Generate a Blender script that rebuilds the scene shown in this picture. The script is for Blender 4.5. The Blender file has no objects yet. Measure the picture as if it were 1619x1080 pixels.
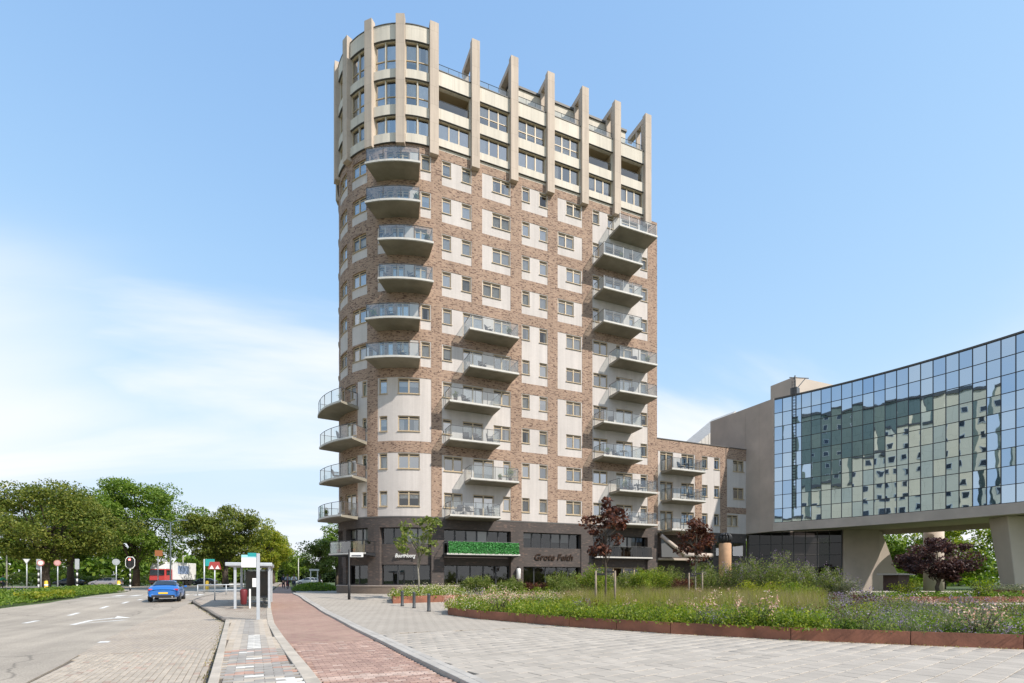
import bpy, bmesh, math, random
import numpy as np
from mathutils import Vector, Matrix
random.seed(7); rng = np.random.default_rng(11)
R = math.radians
scn = bpy.context.scene
COL = scn.collection
# ------------------------------------------------------------------ camera
cam = bpy.data.cameras.new('camera'); camo = bpy.data.objects.new('camera', cam); COL.objects.link(camo)
camo.location = (0, 0, 1.6); camo.rotation_euler = (R(90), 0, R(-23.3))
cam.sensor_width = 36; cam.lens = 825/1619*36; cam.shift_y = 375/1619; cam.clip_end = 6000; cam.clip_start = .05
scn.camera = camo
# ------------------------------------------------------------------ world, sun, exposure
SUN_EL, SUN_PHI = 43.0, 35.0           # phi: from the facade normal (-Y) towards +X
sd = Vector((math.sin(R(SUN_PHI))*math.cos(R(SUN_EL)), -math.cos(R(SUN_PHI))*math.cos(R(SUN_EL)), math.sin(R(SUN_EL))))
CLX, CLY, CLR = 8.6, 1.2, 25
C2X, C2Y, C2R = 6.0, 2.0, 60
w = bpy.data.worlds.new('World'); scn.world = w; w.use_nodes = True
nt = w.node_tree; N = nt.nodes; L = nt.links; N.clear()
def nd(t, **k):
    n = N.new(t)
    for a, b in k.items(): setattr(n, a, b)
    return n
out = nd('ShaderNodeOutputWorld'); bg = nd('ShaderNodeBackground'); bg.inputs[1].default_value = .15
sky = nd('ShaderNodeTexSky', sky_type='NISHITA', sun_disc=False, sun_elevation=R(SUN_EL), sun_rotation=math.atan2(sd.x, sd.y), air_density=1.15, dust_density=.3, ozone_density=2.0)
tc = nd('ShaderNodeTexCoord'); sep = nd('ShaderNodeSeparateXYZ'); L.new(tc.outputs['Generated'], sep.inputs[0])
def mth(op, a, b=None, c=None, clamp=False):
    n = nd('ShaderNodeMath', operation=op); n.use_clamp = clamp
    for i, v in enumerate((a, b, c)):
        if v is None: continue
        if isinstance(v, (int, float)): n.inputs[i].default_value = v
        else: L.new(v, n.inputs[i])
    return n.outputs[0]
zz = mth('MAXIMUM', sep.outputs[2], 0.0)
den = mth('ADD', zz, .22)
cx = mth('DIVIDE', sep.outputs[0], den); cy = mth('DIVIDE', sep.outputs[1], den)
cmb = nd('ShaderNodeCombineXYZ'); L.new(cx, cmb.inputs[0]); L.new(cy, cmb.inputs[1])
mp = nd('ShaderNodeMapping'); mp.inputs['Location'].default_value = (CLX, CLY, 0); mp.inputs['Rotation'].default_value = (0, 0, R(CLR)); mp.inputs['Scale'].default_value = (.38, 1.0, 1)
L.new(cmb.outputs[0], mp.inputs[0])
n1 = nd('ShaderNodeTexNoise'); n1.inputs['Scale'].default_value = .75; n1.inputs['Detail'].default_value = 9; n1.inputs['Roughness'].default_value = .52; n1.inputs['Distortion'].default_value = .7
L.new(mp.outputs[0], n1.inputs['Vector'])
hz = nd('ShaderNodeMapRange'); L.new(zz, hz.inputs[0]); hz.inputs[1].default_value = .02; hz.inputs[2].default_value = .62; hz.inputs[3].default_value = .11; hz.inputs[4].default_value = -.18
mp2 = nd('ShaderNodeMapping'); mp2.inputs['Location'].default_value = (C2X, C2Y, 5); mp2.inputs['Rotation'].default_value = (0, 0, R(C2R)); mp2.inputs['Scale'].default_value = (.45, .75, 1); L.new(cmb.outputs[0], mp2.inputs[0])
n2 = nd('ShaderNodeTexNoise'); n2.inputs['Scale'].default_value = .5; n2.inputs['Detail'].default_value = 9; n2.inputs['Roughness'].default_value = .48; n2.inputs['Distortion'].default_value = .5; L.new(mp2.outputs[0], n2.inputs['Vector'])
dens = mth('ADD', mth('MAXIMUM', n1.outputs[0], mth('SUBTRACT', n2.outputs[0], .02)), hz.outputs[0])
cr = nd('ShaderNodeMapRange', interpolation_type='SMOOTHERSTEP'); L.new(dens, cr.inputs[0]); cr.inputs[1].default_value = .39; cr.inputs[2].default_value = .66; cr.inputs[3].default_value = 0; cr.inputs[4].default_value = .86
mix = nd('ShaderNodeMix', data_type='RGBA'); L.new(cr.outputs[0], mix.inputs[0])
# a thin even veil: the sky eases off towards pale blue near the horizon
sc_ = nd('ShaderNodeSeparateColor'); L.new(sky.outputs[0], sc_.inputs[0]); cc_ = nd('ShaderNodeCombineColor')
for ch_i, (k_, top_) in enumerate(((2.0, 3.6), (2.45, 4.1), (3.1, 4.9))):
    e_ = mth('EXPONENT', mth('MULTIPLY', sc_.outputs[ch_i], -k_/top_)); L.new(mth('MULTIPLY', mth('SUBTRACT', 1.0, e_), top_), cc_.inputs[ch_i])
L.new(cc_.outputs[0], mix.inputs[6]); mix.inputs[7].default_value = (4.7, 4.75, 4.85, 1)
L.new(mix.outputs[2], bg.inputs[0]); L.new(bg.outputs[0], out.inputs[0])
sl = bpy.data.lights.new('sun', 'SUN'); sl.energy = 3.7; sl.angle = R(.9); sl.color = (1, .925, .835)
so = bpy.data.objects.new('sun', sl); COL.objects.link(so); so.location = (30, -30, 60)
so.rotation_euler = (-sd).to_track_quat('-Z', 'Y').to_euler()
vs = scn.view_settings; vs.view_transform = 'Standard'; vs.look = 'None'; vs.exposure = .58; vs.gamma = 1
scn.render.engine = 'CYCLES'
scn.render.resolution_x = 1024; scn.render.resolution_y = 683

# ------------------------------------------------------------------ helpers
def zg(Y):
    t = min(1., max(0., (Y-26)/14.)); return .4*t*t*(3-2*t)
def org(o):
    while o.parent: o = o.parent
    return o.location
def tag(o, label, cat, group=None, kind=None):
    if label: o['label'] = label
    if cat: o['category'] = cat
    if group: o['group'] = group
    if kind: o['kind'] = kind
    return o
def empty(name, loc=(0, 0, 0), label=None, cat=None, group=None):
    o = bpy.data.objects.new(name, None); COL.objects.link(o); o.location = loc; o.empty_display_size = .3
    return tag(o, label, cat, group)
def copy_tree(o, parent=None):
    c = o.copy(); COL.objects.link(c); c.parent = parent
    for ch in list(o.children): copy_tree(ch, c)
    return c
class MB:
    def __init__(s): s.v = []; s.f = []; s.uv = []; s.hasuv = False
    def face(s, pts, uv=None):
        b = len(s.v); s.v += [tuple(p) for p in pts]; s.f.append(tuple(range(b, b+len(pts))))
        if uv: s.hasuv = True
        s.uv += list(uv) if uv else [(p[0]+p[1], p[2]) for p in pts]
        return s
    def mesh(s, vs, fs, uvs=None):
        b = len(s.v); s.v += [tuple(p) for p in vs]
        for f in fs:
            s.f.append(tuple(b+i for i in f))
            for i in f: s.uv.append((vs[i][0]+vs[i][1], vs[i][2]))
        return s
    def box(s, x0, x1, y0, y1, z0, z1):
        v = [(x0,y0,z0),(x1,y0,z0),(x1,y1,z0),(x0,y1,z0),(x0,y0,z1),(x1,y0,z1),(x1,y1,z1),(x0,y1,z1)]
        return s.mesh(v, [(0,3,2,1),(4,5,6,7),(0,1,5,4),(1,2,6,5),(2,3,7,6),(3,0,4,7)])
    def hexa(s, bot, top):
        n = len(bot); v = list(bot)+list(top)
        return s.mesh(v, [tuple(range(n-1,-1,-1)), tuple(range(n,2*n))]+[(i,(i+1)%n,n+(i+1)%n,n+i) for i in range(n)])
    def prism(s, poly, z0, z1):
        return s.hexa([(x,y,z0) for x,y in poly], [(x,y,z1) for x,y in poly])
    def obox(s, c, size, rz=0, rx=0, ry=0):
        M = Matrix.Translation(c) @ Matrix.Rotation(rz,4,'Z') @ Matrix.Rotation(ry,4,'Y') @ Matrix.Rotation(rx,4,'X')
        a,b,d = size[0]/2,size[1]/2,size[2]/2
        v = [tuple(M @ Vector(p)) for p in [(-a,-b,-d),(a,-b,-d),(a,b,-d),(-a,b,-d),(-a,-b,d),(a,-b,d),(a,b,d),(-a,b,d)]]
        return s.mesh(v, [(0,3,2,1),(4,5,6,7),(0,1,5,4),(1,2,6,5),(2,3,7,6),(3,0,4,7)])
    def tube(s, pts, rad, n=8, caps=True):
        pts = [Vector(p) for p in pts]; m = len(pts)
        if not hasattr(rad, '__len__'): rad = [rad]*m
        vs = []; 
        for i, p in enumerate(pts):
            d = (pts[min(i+1,m-1)]-pts[max(i-1,0)]).normalized()
            up = Vector((0,0,1)) if abs(d.z) < .9 else Vector((1,0,0))
            a = d.cross(up).normalized(); b = d.cross(a).normalized()
            for k in range(n):
                t = 2*math.pi*k/n; vs.append(tuple(p+(a*math.cos(t)+b*math.sin(t))*rad[i]))
        fs = []
        for i in range(m-1):
            for k in range(n):
                fs.append((i*n+k, i*n+(k+1)%n, (i+1)*n+(k+1)%n, (i+1)*n+k))
        if caps: fs += [tuple(range(n-1,-1,-1)), tuple(range((m-1)*n, m*n))]
        return s.mesh(vs, fs)
    def lathe(s, prof, c=(0,0,0), n=16, axis='z'):
        vs = []
        for r, h in prof:
            for k in range(n):
                t = 2*math.pi*k/n; p = (r*math.cos(t), r*math.sin(t), h)
                if axis == 'x': p = (h, r*math.cos(t), r*math.sin(t))
                if axis == 'y': p = (r*math.cos(t), h, r*math.sin(t))
                vs.append((p[0]+c[0], p[1]+c[1], p[2]+c[2]))
        fs = []; m = len(prof)
        for i in range(m-1):
            for k in range(n): fs.append((i*n+k, i*n+(k+1)%n, (i+1)*n+(k+1)%n, (i+1)*n+k))
        fs += [tuple(range(n-1,-1,-1)), tuple(range((m-1)*n, m*n))]
        return s.mesh(vs, fs)
    def build(s, name, mat, parent=None, smooth=False, label=None, cat=None, group=None, kind=None, bevel=0):
        me = bpy.data.meshes.new(name)
        o3 = org(parent) if parent else Vector((0,0,0))
        me.from_pydata([(x-o3.x, y-o3.y, z-o3.z) for x,y,z in s.v], [], s.f)
        ul = me.uv_layers.new(name='UVMap')
        ul.data.foreach_set('uv', np.array(s.uv, dtype=np.float32).ravel())
        if mat: me.materials.append(mat)
        if smooth: me.polygons.foreach_set('use_smooth', [True]*len(me.polygons))
        o = bpy.data.objects.new(name, me); COL.objects.link(o)
        if parent: o.parent = parent
        if bevel:
            b = o.modifiers.new('bevel', 'BEVEL'); b.width = bevel; b.segments = 2; b.limit_method = 'ANGLE'
        me.validate(clean_customdata=False)
        return tag(o, label, cat, group, kind)
def npmesh(name, V, F, mat, parent=None, mats=None, mi=None, **k):
    """V (n,3) array, F (m,3|4) array"""
    me = bpy.data.meshes.new(name); m, c = F.shape
    o3 = org(parent) if parent else Vector((0,0,0))
    me.vertices.add(len(V)); me.vertices.foreach_set('co', (V-np.array(o3)).astype(np.float32).ravel())
    me.loops.add(m*c); me.loops.foreach_set('vertex_index', F.astype(np.int32).ravel())
    me.polygons.add(m); me.polygons.foreach_set('loop_start', np.arange(0, m*c, c, dtype=np.int32)); me.polygons.foreach_set('loop_total', np.full(m, c, dtype=np.int32))
    for x in (mats or [mat]): me.materials.append(x)
    if mi is not None: me.polygons.foreach_set('material_index', mi.astype(np.int32))
    me.update(calc_edges=True)
    o = bpy.data.objects.new(name, me); COL.objects.link(o)
    if parent: o.parent = parent
    return tag(o, k.get('label'), k.get('cat'), k.get('group'), k.get('kind'))
# ------------------------------------------------------------------ materials
MAT = {}
def mat(name, col=(.5,.5,.5), rough=.7, metal=0, spec=.5, noise=None, var=0, bump=0, emit=None, trans=0, coords='obj', isl=None, alpha=None, col2=None, coat=0):
    """noise: scale of colour mottling; var: its strength; isl: strength of per-piece variation"""
    m = bpy.data.materials.new(name); m.use_nodes = True; MAT[name] = m
    nt = m.node_tree; nn = nt.nodes; ll = nt.links; b = nn['Principled BSDF']
    b.inputs['Base Color'].default_value = (*col, 1); b.inputs['Roughness'].default_value = rough; b.inputs['Metallic'].default_value = metal
    b.inputs['Specular IOR Level'].default_value = spec; b.inputs['Coat Weight'].default_value = coat
    src = None
    if noise or isl:
        rgb = nn.new('ShaderNodeRGB'); rgb.outputs[0].default_value = (*col, 1); src = rgb.outputs[0]
    if noise:
        tcn = nn.new('ShaderNodeTexCoord'); g = nn.new('ShaderNodeNewGeometry')
        tx = nn.new('ShaderNodeTexNoise'); tx.inputs['Scale'].default_value = noise; tx.inputs['Detail'].default_value = 6; tx.inputs['Roughness'].default_value = .62
        ll.new(g.outputs['Position'] if coords == 'pos' else tcn.outputs['Object'], tx.inputs['Vector'])
        mr = nn.new('ShaderNodeMapRange'); mr.inputs[1].default_value = .3; mr.inputs[2].default_value = .7
        ll.new(tx.outputs[0], mr.inputs[0])
        mx = nn.new('ShaderNodeMix'); mx.data_type = 'RGBA'
        c2 = col2 if col2 else tuple(c*(1-var) for c in col)
        c1 = col if col2 else tuple(min(1, c*(1+var*.6)) for c in col)
        mx.inputs[6].default_value = (*c2, 1); mx.inputs[7].default_value = (*c1, 1); ll.new(mr.outputs[0], mx.inputs[0]); src = mx.outputs[2]
        if bump:
            bp = nn.new('ShaderNodeBump'); bp.inputs['Strength'].default_value = bump; bp.inputs['Distance'].default_value = .02
            t2 = nn.new('ShaderNodeTexNoise'); t2.inputs['Scale'].default_value = noise*9; t2.inputs['Detail'].default_value = 4
            ll.new(g.outputs['Position'] if coords == 'pos' else tcn.outputs['Object'], t2.inputs['Vector'])
            ll.new(t2.outputs[0], bp.inputs['Height']); ll.new(bp.outputs[0], b.inputs['Normal'])
    if isl:
        g2 = nn.new('ShaderNodeNewGeometry'); oi = nn.new('ShaderNodeObjectInfo')
        ad = nn.new('ShaderNodeMath'); ad.operation = 'ADD'; ll.new(g2.outputs['Random Per Island'], ad.inputs[0]); ll.new(oi.outputs['Random'], ad.inputs[1])
        fr = nn.new('ShaderNodeMath'); fr.operation = 'FRACT'; ll.new(ad.outputs[0], fr.inputs[0])
        mr2 = nn.new('ShaderNodeMapRange'); mr2.inputs[3].default_value = 1-isl; mr2.inputs[4].default_value = 1+isl; ll.new(fr.outputs[0], mr2.inputs[0])
        hs = nn.new('ShaderNodeHueSaturation'); ll.new(mr2.outputs[0], hs.inputs['Value']); ll.new(src, hs.inputs['Color']); src = hs.outputs[0]
    if src: ll.new(src, b.inputs['Base Color'])
    if emit: b.inputs['Emission Color'].default_value = (*emit[0], 1); b.inputs['Emission Strength'].default_value = emit[1]
    return m
def leafmat(name, c1, c2, c3=None, transl=.35):
    m = bpy.data.materials.new(name); m.use_nodes = True; nt = m.node_tree; nn = nt.nodes; ll = nt.links; nn.clear()
    o = nn.new('ShaderNodeOutputMaterial'); g = nn.new('ShaderNodeNewGeometry'); r = nn.new('ShaderNodeValToRGB')
    r.color_ramp.elements[0].color = (*c1, 1); r.color_ramp.elements[1].color = (*(c3 or c2), 1); r.color_ramp.elements[1].position = .95
    e = r.color_ramp.elements.new(.55); e.color = (*c2, 1)
    ll.new(g.outputs['Random Per Island'], r.inputs[0])
    d = nn.new('ShaderNodeBsdfPrincipled'); d.inputs['Roughness'].default_value = .55; d.inputs['Specular IOR Level'].default_value = .3; t = nn.new('ShaderNodeBsdfTranslucent')
    mx = nn.new('ShaderNodeMixShader'); mx.inputs[0].default_value = transl
    hs = nn.new('ShaderNodeHueSaturation'); hs.inputs['Value'].default_value = 1.5; hs.inputs['Saturation'].default_value = 1.1; ll.new(r.outputs[0], hs.inputs['Color'])
    ll.new(r.outputs[0], d.inputs['Base Color']); ll.new(hs.outputs[0], t.inputs['Color'])
    ll.new(d.outputs[0], mx.inputs[1]); ll.new(t.outputs[0], mx.inputs[2]); ll.new(mx.outputs[0], o.inputs[0])
    return m
def brickmat(name, c1, c2, mortar, bw=.22, bh=.068, ms=.012, dark=None, rough=.85, bump=.4, coord='uv', offset=.5, big=.12, bigscale=.35, rot=0, bias=0, vs=.8, streak=0):
    m = bpy.data.materials.new(name); m.use_nodes = True; nt = m.node_tree; nn = nt.nodes; ll = nt.links; b = nn['Principled BSDF']
    b.inputs['Roughness'].default_value = rough; b.inputs['Specular IOR Level'].default_value = .25
    t = nn.new('ShaderNodeTexCoord'); g = nn.new('ShaderNodeNewGeometry'); mpn = nn.new('ShaderNodeMapping'); mpn.inputs['Rotation'].default_value = (0, 0, rot)
    ll.new(t.outputs['UV'] if coord == 'uv' else g.outputs['Position'], mpn.inputs[0])
    br = nn.new('ShaderNodeTexBrick'); br.inputs['Scale'].default_value = 1; br.inputs['Brick Width'].default_value = bw; br.inputs['Row Height'].default_value = bh
    br.inputs['Mortar Size'].default_value = ms; br.inputs['Mortar Smooth'].default_value = .15; br.offset = offset; br.inputs['Bias'].default_value = bias
    br.inputs['Color1'].default_value = (*c1, 1); br.inputs['Color2'].default_value = (*c2, 1); br.inputs['Mortar'].default_value = (*mortar, 1)
    ll.new(mpn.outputs[0], br.inputs['Vector'])
    src = br.outputs[0]
    if dark:      # scattered single bricks of another colour
        sc = nn.new('ShaderNodeVectorMath'); sc.operation = 'MULTIPLY'; sc.inputs[1].default_value = (1/bw, 1/bh, 1); ll.new(mpn.outputs[0], sc.inputs[0])
        vo = nn.new('ShaderNodeTexVoronoi'); vo.inputs['Scale'].default_value = vs; vo.inputs['Randomness'].default_value = .8; ll.new(sc.outputs[0], vo.inputs['Vector'])
        sp = nn.new('ShaderNodeSeparateColor'); ll.new(vo.outputs['Color'], sp.inputs[0])
        th = nn.new('ShaderNodeMapRange'); th.inputs[1].default_value = dark[1]; th.inputs[2].default_value = min(1, dark[1]+.12); ll.new(sp.outputs[0], th.inputs[0])
        mx = nn.new('ShaderNodeMix'); mx.data_type = 'RGBA'; ll.new(th.outputs[0], mx.inputs[0]); ll.new(src, mx.inputs[6]); mx.inputs[7].default_value = (*dark[0], 1); src = mx.outputs[2]
    nz = nn.new('ShaderNodeTexNoise'); nz.inputs['Scale'].default_value = bigscale; nz.inputs['Detail'].default_value = 8; nz.inputs['Roughness'].default_value = .65
    ll.new(g.outputs['Position'], nz.inputs['Vector'])
    mr = nn.new('ShaderNodeMapRange'); mr.inputs[1].default_value = .3; mr.inputs[2].default_value = .7; mr.inputs[3].default_value = 1-big; mr.inputs[4].default_value = 1+big; ll.new(nz.outputs[0], mr.inputs[0])
    val = mr.outputs[0]
    if streak:    # rain streaks running down the wall
        ms_ = nn.new('ShaderNodeMapping'); ms_.inputs['Scale'].default_value = (2.2,2.2,.10); ll.new(g.outputs['Position'], ms_.inputs[0])
        ns_ = nn.new('ShaderNodeTexNoise'); ns_.inputs['Scale'].default_value = 1; ns_.inputs['Detail'].default_value = 7; ns_.inputs['Roughness'].default_value = .7; ll.new(ms_.outputs[0], ns_.inputs['Vector'])
        rs_ = nn.new('ShaderNodeMapRange'); rs_.inputs[1].default_value = .35; rs_.inputs[2].default_value = .72; rs_.inputs[3].default_value = 1+streak*.35; rs_.inputs[4].default_value = 1-streak*1.6; ll.new(ns_.outputs[0], rs_.inputs[0])
        mm_ = nn.new('ShaderNodeMath'); mm_.operation = 'MULTIPLY'; ll.new(val, mm_.inputs[0]); ll.new(rs_.outputs[0], mm_.inputs[1]); val = mm_.outputs[0]
    hs = nn.new('ShaderNodeHueSaturation'); ll.new(val, hs.inputs['Value']); ll.new(src, hs.inputs['Color']); ll.new(hs.outputs[0], b.inputs['Base Color'])
    bp = nn.new('ShaderNodeBump'); bp.inputs['Strength'].default_value = bump; bp.inputs['Distance'].default_value = .008; bp.invert = True
    ll.new(br.outputs['Fac'], bp.inputs['Height']); ll.new(bp.outputs[0], b.inputs['Normal'])
    return m
def glassmat(name, tint=(1,1,1), refl=1.0, base=.06, rough=.01):
    m = bpy.data.materials.new(name); m.use_nodes = True; nt = m.node_tree; nn = nt.nodes; ll = nt.links; nn.clear()
    o = nn.new('ShaderNodeOutputMaterial'); tr = nn.new('ShaderNodeBsdfTransparent'); tr.inputs[0].default_value = (*tint, 1)
    gl = nn.new('ShaderNodeBsdfGlossy'); gl.inputs['Roughness'].default_value = rough
    fr = nn.new('ShaderNodeFresnel'); fr.inputs[0].default_value = 1.5
    a = nn.new('ShaderNodeMath'); a.operation = 'MULTIPLY_ADD'; ll.new(fr.outputs[0], a.inputs[0]); a.inputs[1].default_value = refl; a.inputs[2].default_value = base; a.use_clamp = True
    mx = nn.new('ShaderNodeMixShader'); ll.new(a.outputs[0], mx.inputs[0]); ll.new(tr.outputs[0], mx.inputs[1]); ll.new(gl.outputs[0], mx.inputs[2]); ll.new(mx.outputs[0], o.inputs[0])
    return m
M_brick = brickmat('tan_brick', (.42,.275,.195), (.30,.19,.135), (.38,.305,.24), dark=((.14,.09,.072), .76), big=.10, vs=1.35, streak=.10)
M_dark = brickmat('dark_brick', (.105,.086,.078), (.075,.062,.058), (.085,.075,.07), dark=((.14,.105,.09), .85), big=.12)
M_plinth = brickmat('plinth_brick', (.22,.165,.125), (.18,.13,.10), (.2,.17,.14))
M_white = brickmat('white_brick', (.60,.555,.525), (.57,.525,.495), (.545,.50,.47), big=.06, bump=.3, streak=.09)
M_cream = brickmat('cream_panel', (.65,.60,.515), (.635,.585,.50), (.52,.475,.40), bw=1.15, bh=9, ms=.012, bump=.2, big=.06, streak=.12)
M_pin = brickmat('pin_concrete', (.54,.455,.375), (.51,.43,.355), (.42,.35,.285), bw=1.2, bh=1.45, ms=.014, bump=.25, big=.08, streak=.14)
M_frame = mat('sand_frame', (.47,.37,.24), .5)
M_fdark = mat('dark_frame', (.03,.032,.036), .45)
M_vent = mat('vent_strip', (.06,.05,.04), .6)
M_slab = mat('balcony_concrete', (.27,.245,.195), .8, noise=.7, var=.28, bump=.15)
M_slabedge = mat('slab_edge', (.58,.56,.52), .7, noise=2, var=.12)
M_rail = mat('rail_steel', (.13,.135,.14), .4, metal=.6)
M_pane = glassmat('window_glass', (.92,.92,.91), 1.1, .30)
M_panes = [M_pane, glassmat('window_glass_clear', (.94,.94,.93), 1.0, .10), glassmat('window_glass_bright', (.9,.9,.9), 1.1, .46)]
M_spane = glassmat('shop_glass', (.6,.62,.62), 1.0, .06)
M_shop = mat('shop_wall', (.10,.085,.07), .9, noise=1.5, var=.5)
M_bglass = glassmat('balcony_glass', (.82,.87,.86), .9, .18)
M_curt = mat('curtain', (.82,.80,.76), .9, noise=3, var=.1)
M_curt2 = mat('grey_curtain', (.42,.40,.38), .9, noise=3, var=.1)
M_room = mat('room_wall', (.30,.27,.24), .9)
M_conc = mat('grey_concrete', (.50,.42,.36), .8, noise=.35, var=.2, bump=.2)
M_conc2 = mat('pale_concrete', (.50,.43,.36), .8, noise=.35, var=.12, bump=.2)
M_roof = mat('roof_felt', (.12,.12,.12), .9)
M_coping = mat('coping', (.10,.095,.09), .6)
# ------------------------------------------------------------------ the tower
X0, YW, RT = 10.72, 40.8, 6.6
YC = YW+RT
TH = R(1)*RT
def P(u, o, z):
    if u >= 0: return (X0+u, YW-o, z)
    t = -u/RT
    if t <= math.pi: return (X0-(RT+o)*math.sin(t), YC-(RT+o)*math.cos(t), z)
    return (X0+(t-math.pi)*RT, YC+RT+o, z)
def ub(X): return X-X0
def ut(deg): return -deg*TH
def cuts(u0, u1):
    us = {u0, u1}
    if u0 < 0:
        a = u0
        k = math.ceil(u0/.4)
        while k*.4 < min(u1, 0):
            if k*.4 > u0+.02: us.add(k*.4)
            k += 1
        if u1 > 0: us.add(0.)
    return us
def panel(mb, u0, u1, z0, z1, holes, of, ob, sides=True):
    us = set(cuts(u0, u1)); zs = {z0, z1}
    hs = [h for h in holes if h[1] > u0 and h[0] < u1 and h[3] > z0 and h[2] < z1]
    for h in hs:
        for q in h[:2]:
            if u0 < q < u1: us.add(q)
        for q in h[2:]:
            if z0 < q < z1: zs.add(q)
    us = sorted(us); zs = sorted(zs)
    us = [a for i, a in enumerate(us) if i == 0 or a-us[i-1] > 1e-5]; zs = [a for i, a in enumerate(zs) if i == 0 or a-zs[i-1] > 1e-5]
    nu, nz = len(us)-1, len(zs)-1
    keep = np.ones((nu, nz), bool)
    uc = np.array([(us[i]+us[i+1])/2 for i in range(nu)]); zc = np.array([(zs[i]+zs[i+1])/2 for i in range(nz)])
    for h in hs: keep &= ~(((uc > h[0]) & (uc < h[1]))[:, None] & ((zc > h[2]) & (zc < h[3]))[None, :])
    for i in range(nu):
        a, b = us[i], us[i+1]
        for j in range(nz):
            if not keep[i, j]: continue
            c, d = zs[j], zs[j+1]
            mb.face([P(a,of,c), P(b,of,c), P(b,of,d), P(a,of,d)], [(a,c),(b,c),(b,d),(a,d)])
            if not sides: continue
            if i == 0 or not keep[i-1, j]: mb.face([P(a,ob,c), P(a,of,c), P(a,of,d), P(a,ob,d)], [(a+ob,c),(a+of,c),(a+of,d),(a+ob,d)])
            if i == nu-1 or not keep[i+1, j]: mb.face([P(b,of,c), P(b,ob,c), P(b,ob,d), P(b,of,d)], [(b+of,c),(b+ob,c),(b+ob,d),(b+of,d)])
            if j == 0 or not keep[i, j-1]: mb.face([P(a,ob,c), P(b,ob,c), P(b,of,c), P(a,of,c)], [(a,c+ob),(b,c+ob),(b,c+of),(a,c+of)])
            if j == nz-1 or not keep[i, j+1]: mb.face([P(a,of,d), P(b,of,d), P(b,ob,d), P(a,ob,d)], [(a,d+of),(b,d+of),(b,d+ob),(a,d+ob)])
    return mb
def cbox(mb, u0, u1, o0, o1, z0, z1):
    us = sorted(cuts(u0, u1)); n = len(us)
    for i in range(n-1):
        a, b = us[i], us[i+1]
        mb.face([P(a,o1,z0),P(b,o1,z0),P(b,o1,z1),P(a,o1,z1)], [(a,z0),(b,z0),(b,z1),(a,z1)])
        mb.face([P(b,o0,z0),P(a,o0,z0),P(a,o0,z1),P(b,o0,z1)])
        mb.face([P(a,o0,z0),P(b,o0,z0),P(b,o1,z0),P(a,o1,z0)])
        mb.face([P(a,o1,z1),P(b,o1,z1),P(b,o0,z1),P(a,o0,z1)])
    a, b = us[0], us[-1]
    mb.face([P(a,o0,z0),P(a,o1,z0),P(a,o1,z1),P(a,o0,z1)], [(o0,z0),(o1,z0),(o1,z1),(o0,z1)]); mb.face([P(b,o1,z0),P(b,o0,z0),P(b,o0,z1),P(b,o1,z1)], [(o1,z0),(o0,z0),(o0,z1),(o1,z1)])
    return mb
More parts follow.
